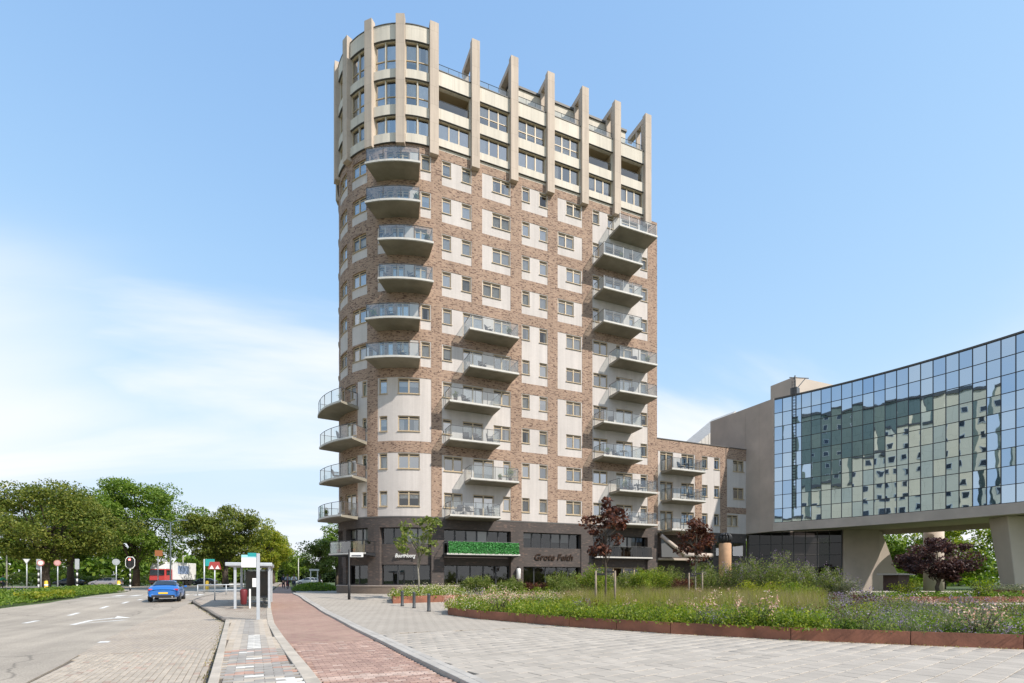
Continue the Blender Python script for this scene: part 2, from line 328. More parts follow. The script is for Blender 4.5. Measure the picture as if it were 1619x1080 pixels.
# ---- the window, one piece with its panes and what hangs behind them
def window(root, u0, u1, z0, z1, n=1, vent=.13, fr=M_frame, rec=.13, transom=None, sill=True, curt=None, fw=.075, door=False, name='window', glass=None):
    f = MB(); o0, o1 = -rec-.05, -rec+.03
    cbox(f, u0, u0+fw, o0, o1, z0, z1); cbox(f, u1-fw, u1, o0, o1, z0, z1)
    cbox(f, u0+fw, u1-fw, o0, o1, z1-fw, z1); cbox(f, u0+fw, u1-fw, o0, o1, z0, z0+fw)
    if vent: cbox(f, u0+fw, u1-fw, o0, o1-.006, z1-fw-vent-.05, z1-fw-vent)
    if sill and not door: cbox(f, u0-.04, u1+.04, -rec, .05, z0-.05, z0-.004)
    step = (u1-u0-2*fw)/n; fm = .11 if n > 1 else 0
    leaves = []
    for i in range(n):
        a = u0+fw+i*step; b = a+step
        if i < n-1: cbox(f, b-fm/2, b+fm/2, o0, o1+.004, z0+fw, z1-fw)
        la = a+(fm/2 if i else 0); lb = b-(fm/2 if i < n-1 else 0)
        leaves.append((la, lb))
    zt = z1-fw-(vent+.05 if vent else 0)
    rows = [(z0+fw, zt)]
    if transom:
        zm = z0+fw+(zt-z0-fw)*transom
        for la, lb in leaves: cbox(f, la, lb, o0, o1-.003, zm-.035, zm+.035)
        rows = [(z0+fw, zm-.035), (zm+.035, zt)]
    w_ = f.build(name, fr, root); pm = random.choices(M_panes, [.35,.4,.25])[0]
    if vent:
        for la, lb in leaves:
            cbox(MB(), la, lb, o0, o1-.03, z1-fw-vent, z1-fw).build('vent', M_vent, w_)
    for la, lb in leaves:
        for r0, r1 in rows:
            m = MB(); a, b = P(la,-rec-.01,0), P(lb,-rec-.01,0)
            t = (random.random()-.5)*.006
            m.face([(a[0],a[1],r0),(b[0],b[1],r0),(b[0],b[1]+t,r1),(a[0],a[1]+t,r1)]); m.build('pane', glass or pm, w_)
    c = curt if curt is not None else random.choices(['none','full','half','drape','blind','grey'], [.08,.46,.18,.14,.10,.04])[0]
    if c == 'mixed':
        for la, lb in leaves:
            if random.random() < .45: continue
            q = random.choice((.35,.6,.85,1.)); mm = MB(); a, b = P(la,-rec-.1,0), P(lb,-rec-.1,0); zb_ = zt-(zt-z0-fw)*q
            mm.face([(a[0],a[1],zb_),(b[0],b[1],zb_),(b[0],b[1],zt),(a[0],a[1],zt)]); mm.build('blind', random.choice((M_curt, M_curt2)), w_)
        c = 'none'
    if c != 'none':
        ch = {'full':1, 'half':.5+.3*random.random(), 'drape':1, 'blind':.25+.3*random.random(), 'grey':1}[c]
        mb = MB(); oc = -rec-.16
        def pleats(a, b):
            k = max(2, int((b-a)/.06)); prev = None
            for i in range(k+1):
                uu = a+(b-a)*i/k; p = P(uu, oc-(.03 if i % 2 else 0), 0)
                if prev: mb.face([(prev[0],prev[1],zt-(zt-z0)*ch),(p[0],p[1],zt-(zt-z0)*ch),(p[0],p[1],zt),(prev[0],prev[1],zt)])
                prev = p
        if c == 'drape':
            wd = (u1-u0)*.26; pleats(u0, u0+wd); mb.build('curtain', M_curt, w_); mb = MB(); pleats(u1-wd, u1)
        else: pleats(u0, u1)
        mb.build('curtain', M_curt2 if c == 'grey' else M_curt, w_)
    return w_
# ---- the balcony: slab > railing, glass panels
def balcony(root, u0, u1, zb, depth=1.6, th=.22, glass=M_bglass, railmat=M_rail, panels=None, oout=0, label=None, slabmat=None, h=1.02, infill=True):
    s = MB(); sh = .07
    us = sorted(cuts(u0, u1))
    # slab, its soffit falling a little towards the wall
    for a, b in zip(us[:-1], us[1:]):
        o = depth
        s.face([P(a,o,zb+.05),P(b,o,zb+.05),P(b,o,zb+th),P(a,o,zb+th)])
        s.face([P(a,0,zb-.03),P(b,0,zb-.03),P(b,o,zb+.05),P(a,o,zb+.05)])
        s.face([P(a,o,zb+th),P(b,o,zb+th),P(b,0,zb+th),P(a,0,zb+th)])
    for q, fl in ((us[0], 0), (us[-1], 1)):
        f = [P(q,0,zb-.03),P(q,depth,zb+.05),P(q,depth,zb+th),P(q,0,zb+th)]; s.face(f if fl else f[::-1])
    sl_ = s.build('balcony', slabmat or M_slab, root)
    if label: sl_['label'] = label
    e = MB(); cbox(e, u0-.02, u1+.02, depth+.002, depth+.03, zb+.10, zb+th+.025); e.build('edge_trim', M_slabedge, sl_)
    zf = zb+th; zt = zf+h; od = depth-.06
    r = MB()
    n = panels or max(2, round((u1-u0)/1.05))
    posts = [u0+.06+(u1-u0-.12)*i/n for i in range(n+1)]
    for q in posts: cbox(r, q-.018, q+.018, od-.02, od+.02, zf, zt)
    for q in (u0+.06, u1-.06): cbox(r, q-.018, q+.018, .06, .10, zf, zt)
    rail_us = sorted(cuts(u0+.04, u1-.04))
    for a, b in zip(rail_us[:-1], rail_us[1:]): r.tube([P(a,od,zt+.02),P(b,od,zt+.02)], .024, 6)
    for q in (u0+.06, u1-.06): r.tube([P(q,.02,zt+.02),P(q,od,zt+.02)], .024, 6)
    r.build('railing', railmat, sl_)
    if infill:
        for a, b in zip(posts[:-1], posts[1:]):
            m = MB(); cs = sorted(cuts(a+.03, b-.03))
            for c, d in zip(cs[:-1], cs[1:]): m.face([P(c,od,zf+.06),P(d,od,zf+.06),P(d,od,zt-.03),P(c,od,zt-.03)])
            m.build('glass_panel', glass, sl_)
        for q in (u0+.06, u1-.06):
            m = MB(); m.face([P(q,.12,zf+.06),P(q,od-.03,zf+.06),P(q,od-.03,zt-.03),P(q,.12,zt-.03)]); m.build('glass_panel', glass, sl_)
    return sl_
ZT = [None]+[8.55+2.97*k for k in range(10)]          # head of the windows, floor by floor
UE = ub(32.85)
T = empty('apartment_tower', (20, 46, .4), 'tall tan brick apartment tower with rounded end and dark brick base', 'apartment tower')
wins = []; whites = []; doors = []
def W(u0, u1, k, n=1, **kw): wins.append((u0, u1, ZT[k]-1.22, ZT[k], n, kw))
def D(u0, u1, k, n=2, **kw): wins.append((u0, u1, ZT[k]-1.93, ZT[k], n, dict(kw, door=True, name='balcony_door')))
def WH(u0, u1, ktop, kbot, zt=None, zb=None): whites.append((u0, u1, (ZT[kbot]-2.0) if zb is None else zb, (ZT[ktop]+.06) if zt is None else zt))
x = ub
for k in range(10, 6, -1):
    W(x(11.45), x(12.2), k); W(x(13.1), x(13.9), k); WH(x(11.43), x(13.95), k, k)
    if k == 7: W(x(14.92), x(16.55), k, 2)
    else: W(x(15.78), x(17.4), k, 2)
    WH(x(14.87), x(17.45), k, k)
    WH(x(18.48), x(20.98), k, k); WH(x(21.97), x(24.48), k, k)
    if k in (10, 8): W(x(22.84), x(24.38), k, 2)
    else: W(x(22.02), x(23.62), k, 2)
for k in range(6, 0, -1):
    if k > 2: W(x(11.5), x(12.26), k); D(x(13.2), x(14.97), k); W(x(15.9), x(17.42), k, 2)
    else: W(x(11.6), x(13.18), k, 2); D(x(14.1), x(15.92), k); W(x(16.76), x(17.42), k)
    W(x(22.84), x(24.38), k, 2)
WH(x(11.43), x(17.46), 6, 6); WH(x(11.43), x(17.46), 5, 5); WH(x(11.43), x(17.46), 4, 3); WH(x(11.43), x(17.46), 2, 1, zb=6.55)
for k in range(10, 0, -1): W(x(18.52), x(19.24), k); W(x(20.18), x(20.94), k)
WH(x(18.48), x(20.98), 6, 5); WH(x(18.48), x(20.98), 4, 4); WH(x(18.48), x(20.98), 3, 3); WH(x(18.48), x(20.98), 2, 1, zb=6.55)
WH(x(21.97), x(24.48), 6, 5); WH(x(21.97), x(24.48), 4, 3); WH(x(21.97), x(24.48), 2, 2); WH(x(21.97), x(24.48), 1, 1, zb=6.55)
for k in range(10, 0, -1):
    if k == 10: W(x(25.6), x(26.3), k); W(x(27.18), x(27.9), k); D(x(28.8), x(30.6), k)
    elif k > 6: W(x(25.6), x(26.3), k); D(x(27.0), x(28.75), k); W(x(29.6), x(30.2), k); W(x(30.95), x(31.68), k)
    else: W(x(25.66), x(27.2), k, 2); D(x(28.15), x(30.0), k); W(x(30.92), x(31.68), k)
WH(x(25.56), x(31.74), 10, 9); WH(x(25.56), x(31.74), 8, 7); WH(x(25.56), x(31.74), 6, 3); WH(x(25.56), x(31.74), 2, 1, zb=6.55)
# rounded end
for k in range(10, 4, -1):
    if k in (8, 7):
        W(ut(38), ut(33.4), k); D(ut(28.5), ut(20), k); WH(ut(19.4), ut(13.4), k, k, zb=ZT[k]-1.93); W(ut(12.8), ut(4.5), k, 2); WH(ut(38.8), ut(32.6), k, k)
    else:
        W(ut(8.4), ut(2.1), k); WH(ut(8.9), ut(1.5), k, k); W(ut(38.3), ut(33.6), k); W(ut(31.9), ut(27.4), k); D(ut(25.4), ut(16.6), k, 2); WH(ut(16), ut(10.2), k, k, zb=ZT[k]-1.93)
    W(ut(62), ut(48.2), k, 2); WH(ut(62.7), ut(47.3), k, k, zt=ZT[k]-1.22, zb=ZT[k]-(2.0 if k != 6 else 2.85))
    W(ut(83.5), ut(69.5), k, 2); WH(ut(84.5), ut(68.5), k, k, zt=ZT[k]-1.22, zb=ZT[k]-(2.0 if k != 6 else 2.85))
    W(ut(106), ut(92), k, 2); WH(ut(107), ut(91), k, k, zt=ZT[k]-1.22)
WH(ut(38.8), ut(1.4), 4, 3); WH(ut(38.8), ut(1.4), 2, 1, zb=6.55)
for k in range(4, 0, -1):
    W(ut(37.6), ut(31.7), k); W(ut(24.2), ut(9.4), k, 2)
    W(ut(52), ut(48), k); D(ut(72), ut(58), k, 2); W(ut(84), ut(77), k)
    W(ut(106), ut(92), k, 2); WH(ut(107), ut(91), k, k, zt=ZT[k]-1.22)
WH(ut(56.5), ut(47.3), 4, 3); WH(ut(56.5), ut(47.3), 2, 1, zb=6.55)
for a, b, c, d, n, kw in wins: window(T, a, b, c, d, n, **kw)
hol = [(a, b, c, d) for a, b, c, d, n, kw in wins]
for wp in whites: panel(MB(), *wp, hol, -.025, -.32).build('white_panel', M_white, T)
UL = ut(180); ZC = 36.02; ZP = 6.53
b_ = panel(MB(), UL, UE, ZP, ZC, hol+whites, 0, -.32)
b_.build('brick_wall', M_brick, T)
# inner shell, floors, end and back walls
m = MB()
ys = P(0,-3.2,0)[1]
for a, b in zip(sorted(cuts(UL, x(31.7)))[:-1], sorted(cuts(UL, x(31.7)))[1:]):
    m.face([P(a,-3.2,ZP),P(b,-3.2,ZP),P(b,-3.2,41.2),P(a,-3.2,41.2)])
m.build('inner_wall', M_room, T)
m = MB()
for k in range(1, 13):
    z = ZT[1]+2.97*(k-1)-2.05
    cs = sorted(cuts(UL, x(31.7)))
    for a, b in zip(cs[:-1], cs[1:]):
        m.face([P(a,-.33,z),P(b,-.33,z),P(b,-3.2,z),P(a,-3.2,z)])
        m.face([P(a,-.33,z-.3),P(a,-3.2,z-.3),P(b,-3.2,z-.3),P(b,-.33,z-.3)])
    zc = z
m.build('floor_slab', M_room, T)
m = MB()
for xx in (14.4, 17.95, 21.5, 25.05): m.box(xx-.06, xx+.06, YW+.34, YW+3.15, ZP, 41.0)
m.build('party_wall', M_room, T)
YB = YC+RT
ehol = []
em = MB()
def eface(mb, X, y0, y1, z0, z1, holes, s=1):
    ys_ = sorted({y0, y1}|{h[0] for h in holes}|{h[1] for h in holes}); zs_ = sorted({z0, z1}|{h[2] for h in holes}|{h[3] for h in holes})
    for ya, yb in zip(ys_[:-1], ys_[1:]):
        for za, zb in zip(zs_[:-1], zs_[1:]):
            if any(h[0] < (ya+yb)/2 < h[1] and h[2] < (za+zb)/2 < h[3] for h in holes): continue
            mb.face([(X,ya,za),(X,yb,za),(X,yb,zb),(X,ya,zb)][::s], [(ya,za),(yb,za),(yb,zb),(ya,zb)][::s])
for k in range(1, 11):
    for ya in (43.5, 49.6): ehol.append((ya, ya+1.5, ZT[k]-1.22, ZT[k]))
eface(em, 32.85, YW, YB, ZP, ZC, ehol)
em.face([(31.86,YW,ZC),(32.85,YW,ZC),(32.85,YB,ZC),(31.86,YB,ZC)]); em.face([(31.86,YW+.01,ZC),(31.86,YB,ZC),(31.86,YB,42.2),(31.86,YW+.01,42.2)], [(0,ZC),(13,ZC),(13,42.2),(0,42.2)])
em.face([(32.85,YB,ZP),(X0,YB,ZP),(X0,YB,ZC),(32.85,YB,ZC)], [(0,ZP),(22,ZP),(22,ZC),(0,ZC)]); em.face([(31.86,YB,ZC),(X0,YB,ZC),(X0,YB,42.2),(31.86,YB,42.2)], [(0,ZC),(22,ZC),(22,42.2),(0,42.2)])
em.build('end_wall', M_brick, T)
for h in ehol:
    f = MB(); X = 32.78
    f.box(X-.05, X, h[0], h[0]+.08, h[2], h[3]); f.box(X-.05, X, h[1]-.08, h[1], h[2], h[3]); f.box(X-.05, X, h[0]+.08, h[1]-.08, h[3]-.08, h[3]); f.box(X-.05, X, h[0]+.08, h[1]-.08, h[2], h[2]+.08); f.box(X-.05, X+.004, (h[0]+h[1])/2-.05, (h[0]+h[1])/2+.05, h[2]+.08, h[3]-.08)
    f = f.build('window', M_frame, T)
    g = MB(); g.face([(X-.03,h[0],h[2]),(X-.03,h[1],h[2]),(X-.03,h[1],h[3]),(X-.03,h[0],h[3])]); g.build('pane', M_pane, f)
    g = MB(); g.face([(X-.3,h[0],h[2]),(X-.3,h[1],h[2]),(X-.3,h[1],h[3]),(X-.3,h[0],h[3])]); g.build('curtain', M_curt2, f)
# ---- upper storeys: cream bands, pins, loggias
BAY = 3.465; pins = [BAY*k for k in range(7)]; HP = .34
def pin(u, z0, z1, o=.42, back=-.05):
    mb = MB(); 
    if u >= 0: cbox(mb, u-HP, u+HP, back, o, z0, z1)
    else:
        t = -u/RT; c, s_ = math.cos(t), math.sin(t); rx, ry = (-c, s_), (-s_, -c)
        pc = P(u, 0, 0)
        def q(a, b, z): return (pc[0]+rx[0]*a+ry[0]*b, pc[1]+rx[1]*a+ry[1]*b, z)
        mb.hexa([q(HP,back,z0),q(-HP,back,z0),q(-HP,o,z0),q(HP,o,z0)], [q(HP,back,z1),q(-HP,back,z1),q(-HP,o,z1),q(HP,o,z1)])
        mb.uv = [(vv[0]+vv[1], vv[2]) for f in mb.f for vv in [mb.v[i] for i in f]]
    return mb
for i, u in enumerate(pins): pin(u, 35.28-.03*(i == 6), 45.72).build('pin', M_pin, T)
for k in range(1, 9): pin(ut(22*k), 35.7, 45.78).build('pin', M_pin, T)
cw = []; log = []
for i in range(6):
    a, b = pins[i]+HP+.06, pins[i+1]-HP-.06
    cw.append((a, b, 36.9, 38.38, 3, dict(vent=0, sill=False, rec=.1)))
    if i in (0, 4, 5): log.append((a, b, 39.3, 41.05))
    else: cw.append((a, b, 39.3, 41.05, 3, dict(vent=0, sill=False, rec=.1, transom=.4)))
for k in range(0, 8):
    for j in (0, 1):
        a = ut(22*k+(11.2 if j == 0 else 2.9)+7.7); b = ut(22*k+(11.2 if j == 0 else 2.9))
        for z0, z1, tr in ((36.75,38.12,None),(38.98,41.0,.36),(41.78,44.0,.36)):
            cw.append((a, b, z0, z1, 1, dict(vent=0, sill=False, rec=.1, transom=tr, fw=.06)))
for a, b, c, d, n, kw in cw: window(T, a, b, c, d, n, glass=M_panes[random.choice((0,2,2))], curt=random.choice(('full','full','half','drape')), **kw)
ch = [q[:4] for q in cw]+log
panel(MB(), 0, x(31.84), ZC, 42.2, ch, 0, -.3).build('cream_wall', M_cream, T)
panel(MB(), UL, 0, ZC-.0, 45.2, ch, 0, -.3).build('cream_wall', M_cream, T)
for i in range(6):
    a, b = pins[i]+HP+.012, pins[i+1]-HP-.012
    for z0, z1 in ((36.26,36.86),(38.42,39.26),(41.09,42.24)):
        cbox(MB(), a, b, .004, .14, z0, z1).build('cream_band', M_cream, T)
        cbox(MB(), a, b, .006, .15, z0-.03, z0-.004).build('drip_edge', M_coping, T)
    cbox(MB(), a, b, -.3, .18, 42.244, 42.31).build('coping', M_coping, T)
for k in range(0, 8):
    a, b = ut(22*(k+1))+HP+.012, ut(22*k)-HP-.012
    for z0, z1 in ((36.0,36.7),(38.16,38.94),(41.05,41.74),(44.05,45.24)):
        cbox(MB(), a, b, .004, .14, z0, z1).build('cream_band', M_cream, T)
        cbox(MB(), a, b, .006, .15, z0-.03, z0-.004).build('drip_edge', M_coping, T)
    cbox(MB(), a, b, -.3, .18, 45.244, 45.31).build('coping', M_coping, T)
for a, b, c, d in log:      # open loggias: back wall, sides, glass front
    mb = MB(); cbox(mb, a, b, -1.9, -1.8, c-.3, d+.1); mb.build('loggia_wall', M_brick, T)
    mb = MB(); cbox(mb, a, b, -1.79, -.31, c-.32, c-.3); cbox(mb, a, b, -1.79, -.31, d+.05, d+.1); cbox(mb, a-.06, a-.004, -1.79, -.31, c-.29, d+.04); cbox(mb, b+.004, b+.06, -1.79, -.31, c-.29, d+.04); mb.build('loggia_lining', M_frame, T)
    mb = MB(); mb.face([P(a,-.16,c),P(b,-.16,c),P(b,-.16,c+.85),P(a,-.16,c+.85)]); mb.build('glass_panel', M_bglass, T)
    mb = MB(); mb.tube([P(a,-.16,c+.87),P(b,-.16,c+.87)], .025, 6); mb.build('loggia_rail', M_rail, T)
    window(T, a+.7, b-.8, c-.28, d-.05, 2, vent=0, sill=False, rec=1.7, curt='grey', name='loggia_door')
# roofs, penthouse, portal beams behind the pins
m = MB(); cs = sorted(cuts(UL, 0)); m.face([P(a,-.2,44.7) for a in cs]); m.build('roof', M_roof, T)
m = MB(); m.box(X0, 31.8, YW+.31, YB-.02, 41.3, 41.6); m.build('roof', M_roof, T)
m = MB(); m.box(X0-.1, X0+.25, YW+.34, YB-.1, 41.62, 45.2); m.build('drum_wall', M_cream, T)
m = MB(); m.box(17.95, 30.2, 42.25, YB-1.2, 41.62, 45.0); m.build('penthouse', M_cream, T)
m = MB(); m.box(17.85, 30.3, 42.12, YB-1.1, 45.004, 45.2); m.build('penthouse_roof', M_coping, T)
for i in range(1, 7):
    c = X0+pins[i]
    m = MB(); m.box(c-.24, c+.24, YW+.054, 43.4, 45.22, 45.70); m.box(c-.22, c+.22, 42.9 if i < 3 else 41.9, 43.3 if i < 3 else 42.1, 41.62, 45.21); m.build('portal_beam', M_pin, T)
    m = MB(); m.box(c-.22, c+.22, YW+.054, YW+.45, 41.62, 45.215); m.build('pin_back', M_pin, T)
for i in range(6):
    a, b = pins[i]+HP+.02, pins[i+1]-HP-.02
    r = MB(); r.tube([P(a,-.1,43.0),P(b,-.1,43.0)], .022, 6)
    for j in range(4): q = a+(b-a)*(j+.05)/3.1; r.tube([P(q,-.1,42.31),P(q,-.1,43.0)], .018, 6)
    rr = r.build('roof_railing', M_rail, T)
    g = MB(); g.face([P(a,-.1,42.36),P(b,-.1,42.36),P(b,-.1,42.96),P(a,-.1,42.96)]); g.build('glass_panel', M_bglass, rr)
# ---- balconies
ZS = lambda k: ZT[k]-2.15
for k in (6, 5): balcony(T, x(13.26), x(17.5), ZS(k))
for k in (4, 3): balcony(T, x(11.62), x(15.85), ZS(k))
balcony(T, x(13.35), x(17.5), ZS(2)); balcony(T, x(11.66), x(15.9), ZS(1))
for k in (10, 6, 5, 2, 1): balcony(T, x(27.35), x(31.5), ZS(k), 1.7)
for k in (9, 8, 7, 4, 3): balcony(T, x(25.66), x(29.85), ZS(k), 1.7)
for k in (10, 9, 6, 5): balcony(T, ut(39.4), ut(10), ZS(k), 1.7)
for k in (8, 7): balcony(T, ut(32), ut(3), ZS(k), 1.7)
for k in (4, 1): balcony(T, ut(92), ut(55.5), ZS(k), 1.72)
for k in (3, 2): balcony(T, ut(83), ut(47.5), ZS(k), 1.72)
# rain outlets under the balconies' corners
m = MB()
# ---- dark brick base
ph = [(x(11.6), x(17.45), 3.62, 5.6), (x(11.6), x(17.45), 1.05, 2.7), (x(18.62), x(24.35), 4.28, 5.6), (x(18.62), x(24.35), .42, 2.64),
      (x(25.6), x(31.7), 3.62, 5.55), (x(25.6), x(31.7), .42, 2.64), (ut(37), ut(1.4), 4.35, 5.66), (ut(37), ut(1.4), 1.12, 2.72),
      (ut(70), ut(46.5), 3.62, 5.66), (ut(70), ut(46.5), 1.12, 2.72), (ut(96), ut(76), 3.62, 5.66), (ut(96), ut(76), 1.12, 2.72)]
bays = [(b[0], b[1], b[2], a[3]) for a, b in zip(ph[::2], ph[1::2])]
panel(MB(), UL, UE, .3, ZP, bays, .05, -.6).build('base_wall', M_dark, T)
for a, b in zip(ph[::2], ph[1::2]):       # recessed fields between the brick columns
    oo = -.02 if abs(a[0]-x(18.62)) < .01 else -.24
    cbox(MB(), a[0], a[1], -.6, oo, b[3], a[2]).build('recessed_field', M_dark, T)
m = MB(); cbox(m, UL, UE, .034, .07, ZP-.09, ZP+.02); m.build('string_course', M_coping, T)
m = MB(); m.face([(32.86,YW-.03,.3),(32.86,YB,.3),(32.86,YB,ZP),(32.86,YW-.03,ZP)], [(0,0),(13,0),(13,6),(0,6)]); m.build('base_end_wall', M_dark, T)
m = MB(); cs = sorted(cuts(UL, UE))
for a, b in zip(cs[:-1], cs[1:]): m.face([P(a,-4,.3),P(b,-4,.3),P(b,-4,ZP),P(a,-4,ZP)]); m.face([P(a,-.6,3.2),P(b,-.6,3.2),P(b,-4,3.2),P(a,-4,3.2)]); m.face([P(a,-.6,3.0),P(a,-4,3.0),P(b,-4,3.0),P(b,-.6,3.0)]); m.face([P(a,-.6,.42),P(b,-.6,.42),P(b,-4,.42),P(a,-4,.42)])
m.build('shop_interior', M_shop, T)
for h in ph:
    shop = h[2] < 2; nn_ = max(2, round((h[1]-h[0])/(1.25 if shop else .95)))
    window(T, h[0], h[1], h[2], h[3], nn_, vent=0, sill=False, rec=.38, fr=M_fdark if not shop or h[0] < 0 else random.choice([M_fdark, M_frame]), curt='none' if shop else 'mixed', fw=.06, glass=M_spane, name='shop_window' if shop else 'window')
cbox(MB(), UL, x(17.5), .032, .2, .3, 1.0).build('plinth', M_plinth, T)
cbox(MB(), UL, x(17.5), .034, .24, 1.004, 1.06).build('plinth_cap', M_conc, T)
M_hedgeplastic = mat('hedge_mat', (.05,.24,.05), .55, isl=.55)
bl = balcony(T, x(11.5), x(17.75), 3.4, 1.25, .2, slabmat=M_fdark, railmat=M_fdark, infill=False, h=.95)
g = MB()
lv = []
cbox(g, x(11.65), x(17.65), 1.21, 1.23, 3.62, 4.50)
lp = np.random.default_rng(3); n_ = 3600; LC = np.stack([lp.uniform(11.63,17.67,n_), YW-1.24-lp.uniform(0,.07,n_), lp.uniform(3.60,4.54,n_)], 1)
for q in LC:
    d1 = Vector(lp.normal(size=3)).normalized(); d2 = d1.cross(Vector((lp.normal()*.5,-1,lp.normal()*.5))).normalized(); q = Vector(q)
    g.face([q-d1*.06, q+d2*.03, q+d1*.06, q-d2*.03])
g.build('screen', M_hedgeplastic, bl, label='green artificial hedge screen on the railing', kind='stuff')
balcony(T, x(25.45), x(31.85), 3.4, .55, .2, slabmat=M_fdark, railmat=M_fdark, glass=glassmat('brown_glass', (.35,.30,.24), .6, .05), h=.95)
balcony(T, ut(70), ut(40), 3.4, 1.5, .2, slabmat=M_fdark, railmat=M_fdark, h=.95)
# the name in bronze letters, the white shop name
def text(s_, name, size, M4, mat_, parent, ext=.03, shear=0, sx=1):
    cu = bpy.data.curves.new(name, 'FONT'); cu.body = s_; cu.size = size; cu.extrude = ext; cu.shear = shear; cu.align_x = 'CENTER'; cu.align_y = 'CENTER'; cu.resolution_u = 3; cu.offset = .012*size
    to = bpy.data.objects.new(name, cu); COL.objects.link(to); dg = bpy.context.evaluated_depsgraph_get()
    me = bpy.data.meshes.new_from_object(to.evaluated_get(dg)); bpy.data.objects.remove(to)
    me.transform(Matrix.Diagonal((sx, 1, 1, 1))); me.transform(M4); me.transform(Matrix.Translation(-org(parent))); me.materials.clear(); me.materials.append(mat_)
    o = bpy.data.objects.new(name, me); COL.objects.link(o); o.parent = parent
    return o
M_bronze = mat('bronze', (.05,.028,.018), .4, metal=.5)
M_signw = mat('sign_white', (.8,.8,.78), .5)
text('Grote Feith', 'lettering', .78, Matrix.Translation((21.55, YW-.03, 3.47)) @ Matrix.Rotation(R(90), 4, 'X'), M_bronze, T, .04, .25, 1.04)
tl = P(ut(19.5), -.12, 3.42)
text('BuurfHoorg', 'lettering', .44, Matrix.Translation(tl) @ Matrix.Rotation(R(-19.5), 4, 'Z') @ Matrix.Rotation(R(90), 4, 'X'), M_signw, T, .02, .3, .74)
# ------------------------------------------------------------------ the low wing
def shifted(dy):
    global YW
    YW += dy
YW0 = YW
YW = 40.92
G = empty('apartment_wing', (39, 42, .4), 'four storey brick and white apartment wing joining the tower to the office', 'apartment building')
WZ = [None, 8.25, 11.13, 14.0]
ww = []; wwh = []
for k in (1, 2, 3):
    z = WZ[k]
    for a, b, n, dr in ((33.32,34.92,2,1),(35.95,37.56,2,0),(38.6,39.33,1,0),(40.2,40.92,1,0),(42.78 if k > 1 else 41.98,44.3 if k > 1 else 43.5,2,0)):
        ww.append((x(a), x(b), z-(1.95 if dr else 1.18), z, n, dict(door=bool(dr), name='balcony_door' if dr else 'window')))
wwh = [(x(33.05), x(37.68), 6.32, 14.05), (x(38.56), x(41.0), 6.32, 14.05), (x(41.92), x(44.78), 9.05, 14.05), (x(41.92), x(44.78), 6.32, 8.4)]
for a, b, c, d, n, kw in ww: window(G, a, b, c, d, n, **kw)
wh_ = [q[:4] for q in ww]
for q in wwh: panel(MB(), *q, wh_, -.025, -.3).build('white_panel', M_white, G)
panel(MB(), x(32.9), x(44.8), 6.3, 15.2, wh_+wwh, 0, -.3).build('brick_wall', M_brick, G)
cbox(MB(), x(32.9), x(44.8), -.35, .06, 15.204, 15.28).build('coping', M_coping, G)
m = MB(); m.box(32.9, 44.8, YW+.31, YW+11, 14.7, 14.9); m.build('roof', M_roof, G)
m = MB(); m.box(32.9, 44.8, YW+3, YW+3.1, 6.3, 14.7); [m.box(32.9, 44.8, YW+.31, YW+2.99, z-2.2, z-2.02) for z in WZ[1:]]; m.build('inner_wall', M_room, G)
for k in (1, 2, 3): balcony(G, x(33.42), x(37.55), WZ[k]-2.15, 1.6)
m = MB(); m.box(32.9, 44.8, YW+1.6, YW+1.7, .3, 6.3); m.box(32.9, 44.8, YW-.02, YW+1.6, 6.1, 6.298); m.build('recess_wall', M_dark, G)
m = MB(); cbox(m, x(40), x(44.6), -.3, 0, .3, 6.09); m.build('base_wall', M_dark, G)
for a, b, c, d in ((40.3,42.0,3.9,5.4),(42.6,44.2,3.9,5.4)):
    m = MB(); m.box(a, b, YW-.03, YW-.003, c, d); f_ = m.build('window', M_fdark, G)
    m = MB(); m.face([(a+.08,YW-.034,c+.08),(b-.08,YW-.034,c+.08),(b-.08,YW-.034,d-.08),(a+.08,YW-.034,d-.08)]); m.build('pane', M_pane, f_)
m = MB(); m.box(33.0, 38.6, YW-.2, YW+1.5, 3.42, 3.62); m.build('canopy_slab', M_conc, G)
# folded grey awning under the wing
AW = empty('awning', (35.5, 40.2, 3.6), 'grey folded awning tubes propped below the wing balconies', 'awning')
m = MB(); m.tube([(33.0,40.4,5.75),(35.4,39.9,3.95)], .2, 10); m.build('slanting_tube', M_conc, AW, True)
m = MB(); m.tube([(35.3,39.9,3.9),(38.9,39.9,3.9)], .24, 10); m.build('rolled_tube', M_conc, AW, True)
m = MB(); m.hexa([(33.0,40.3,3.68),(34.9,40.0,3.68),(33.0,40.38,5.55)], [(33.0,40.36,3.68),(34.9,40.06,3.68),(33.0,40.44,5.55)]); m.build('side_cloth', M_roof, AW)
YW = YW0
# white ribbed roof behind the wing
RB = empty('ribbed_roof', (46, 53, 14), 'white ribbed roof rising behind the low wing', 'roof')
for i in range(14):
    X = 43.0+i*.55; z1 = 16.4+.42*i
    MB().hexa([(X,48,14.0),(X+.5,48,14.0),(X+.5,52,14.0),(X,52,14.0)], [(X,48,z1),(X+.5,48,z1+.38),(X+.5,52,z1+.38),(X,52,z1)]).build('rib', M_slabedge, RB)
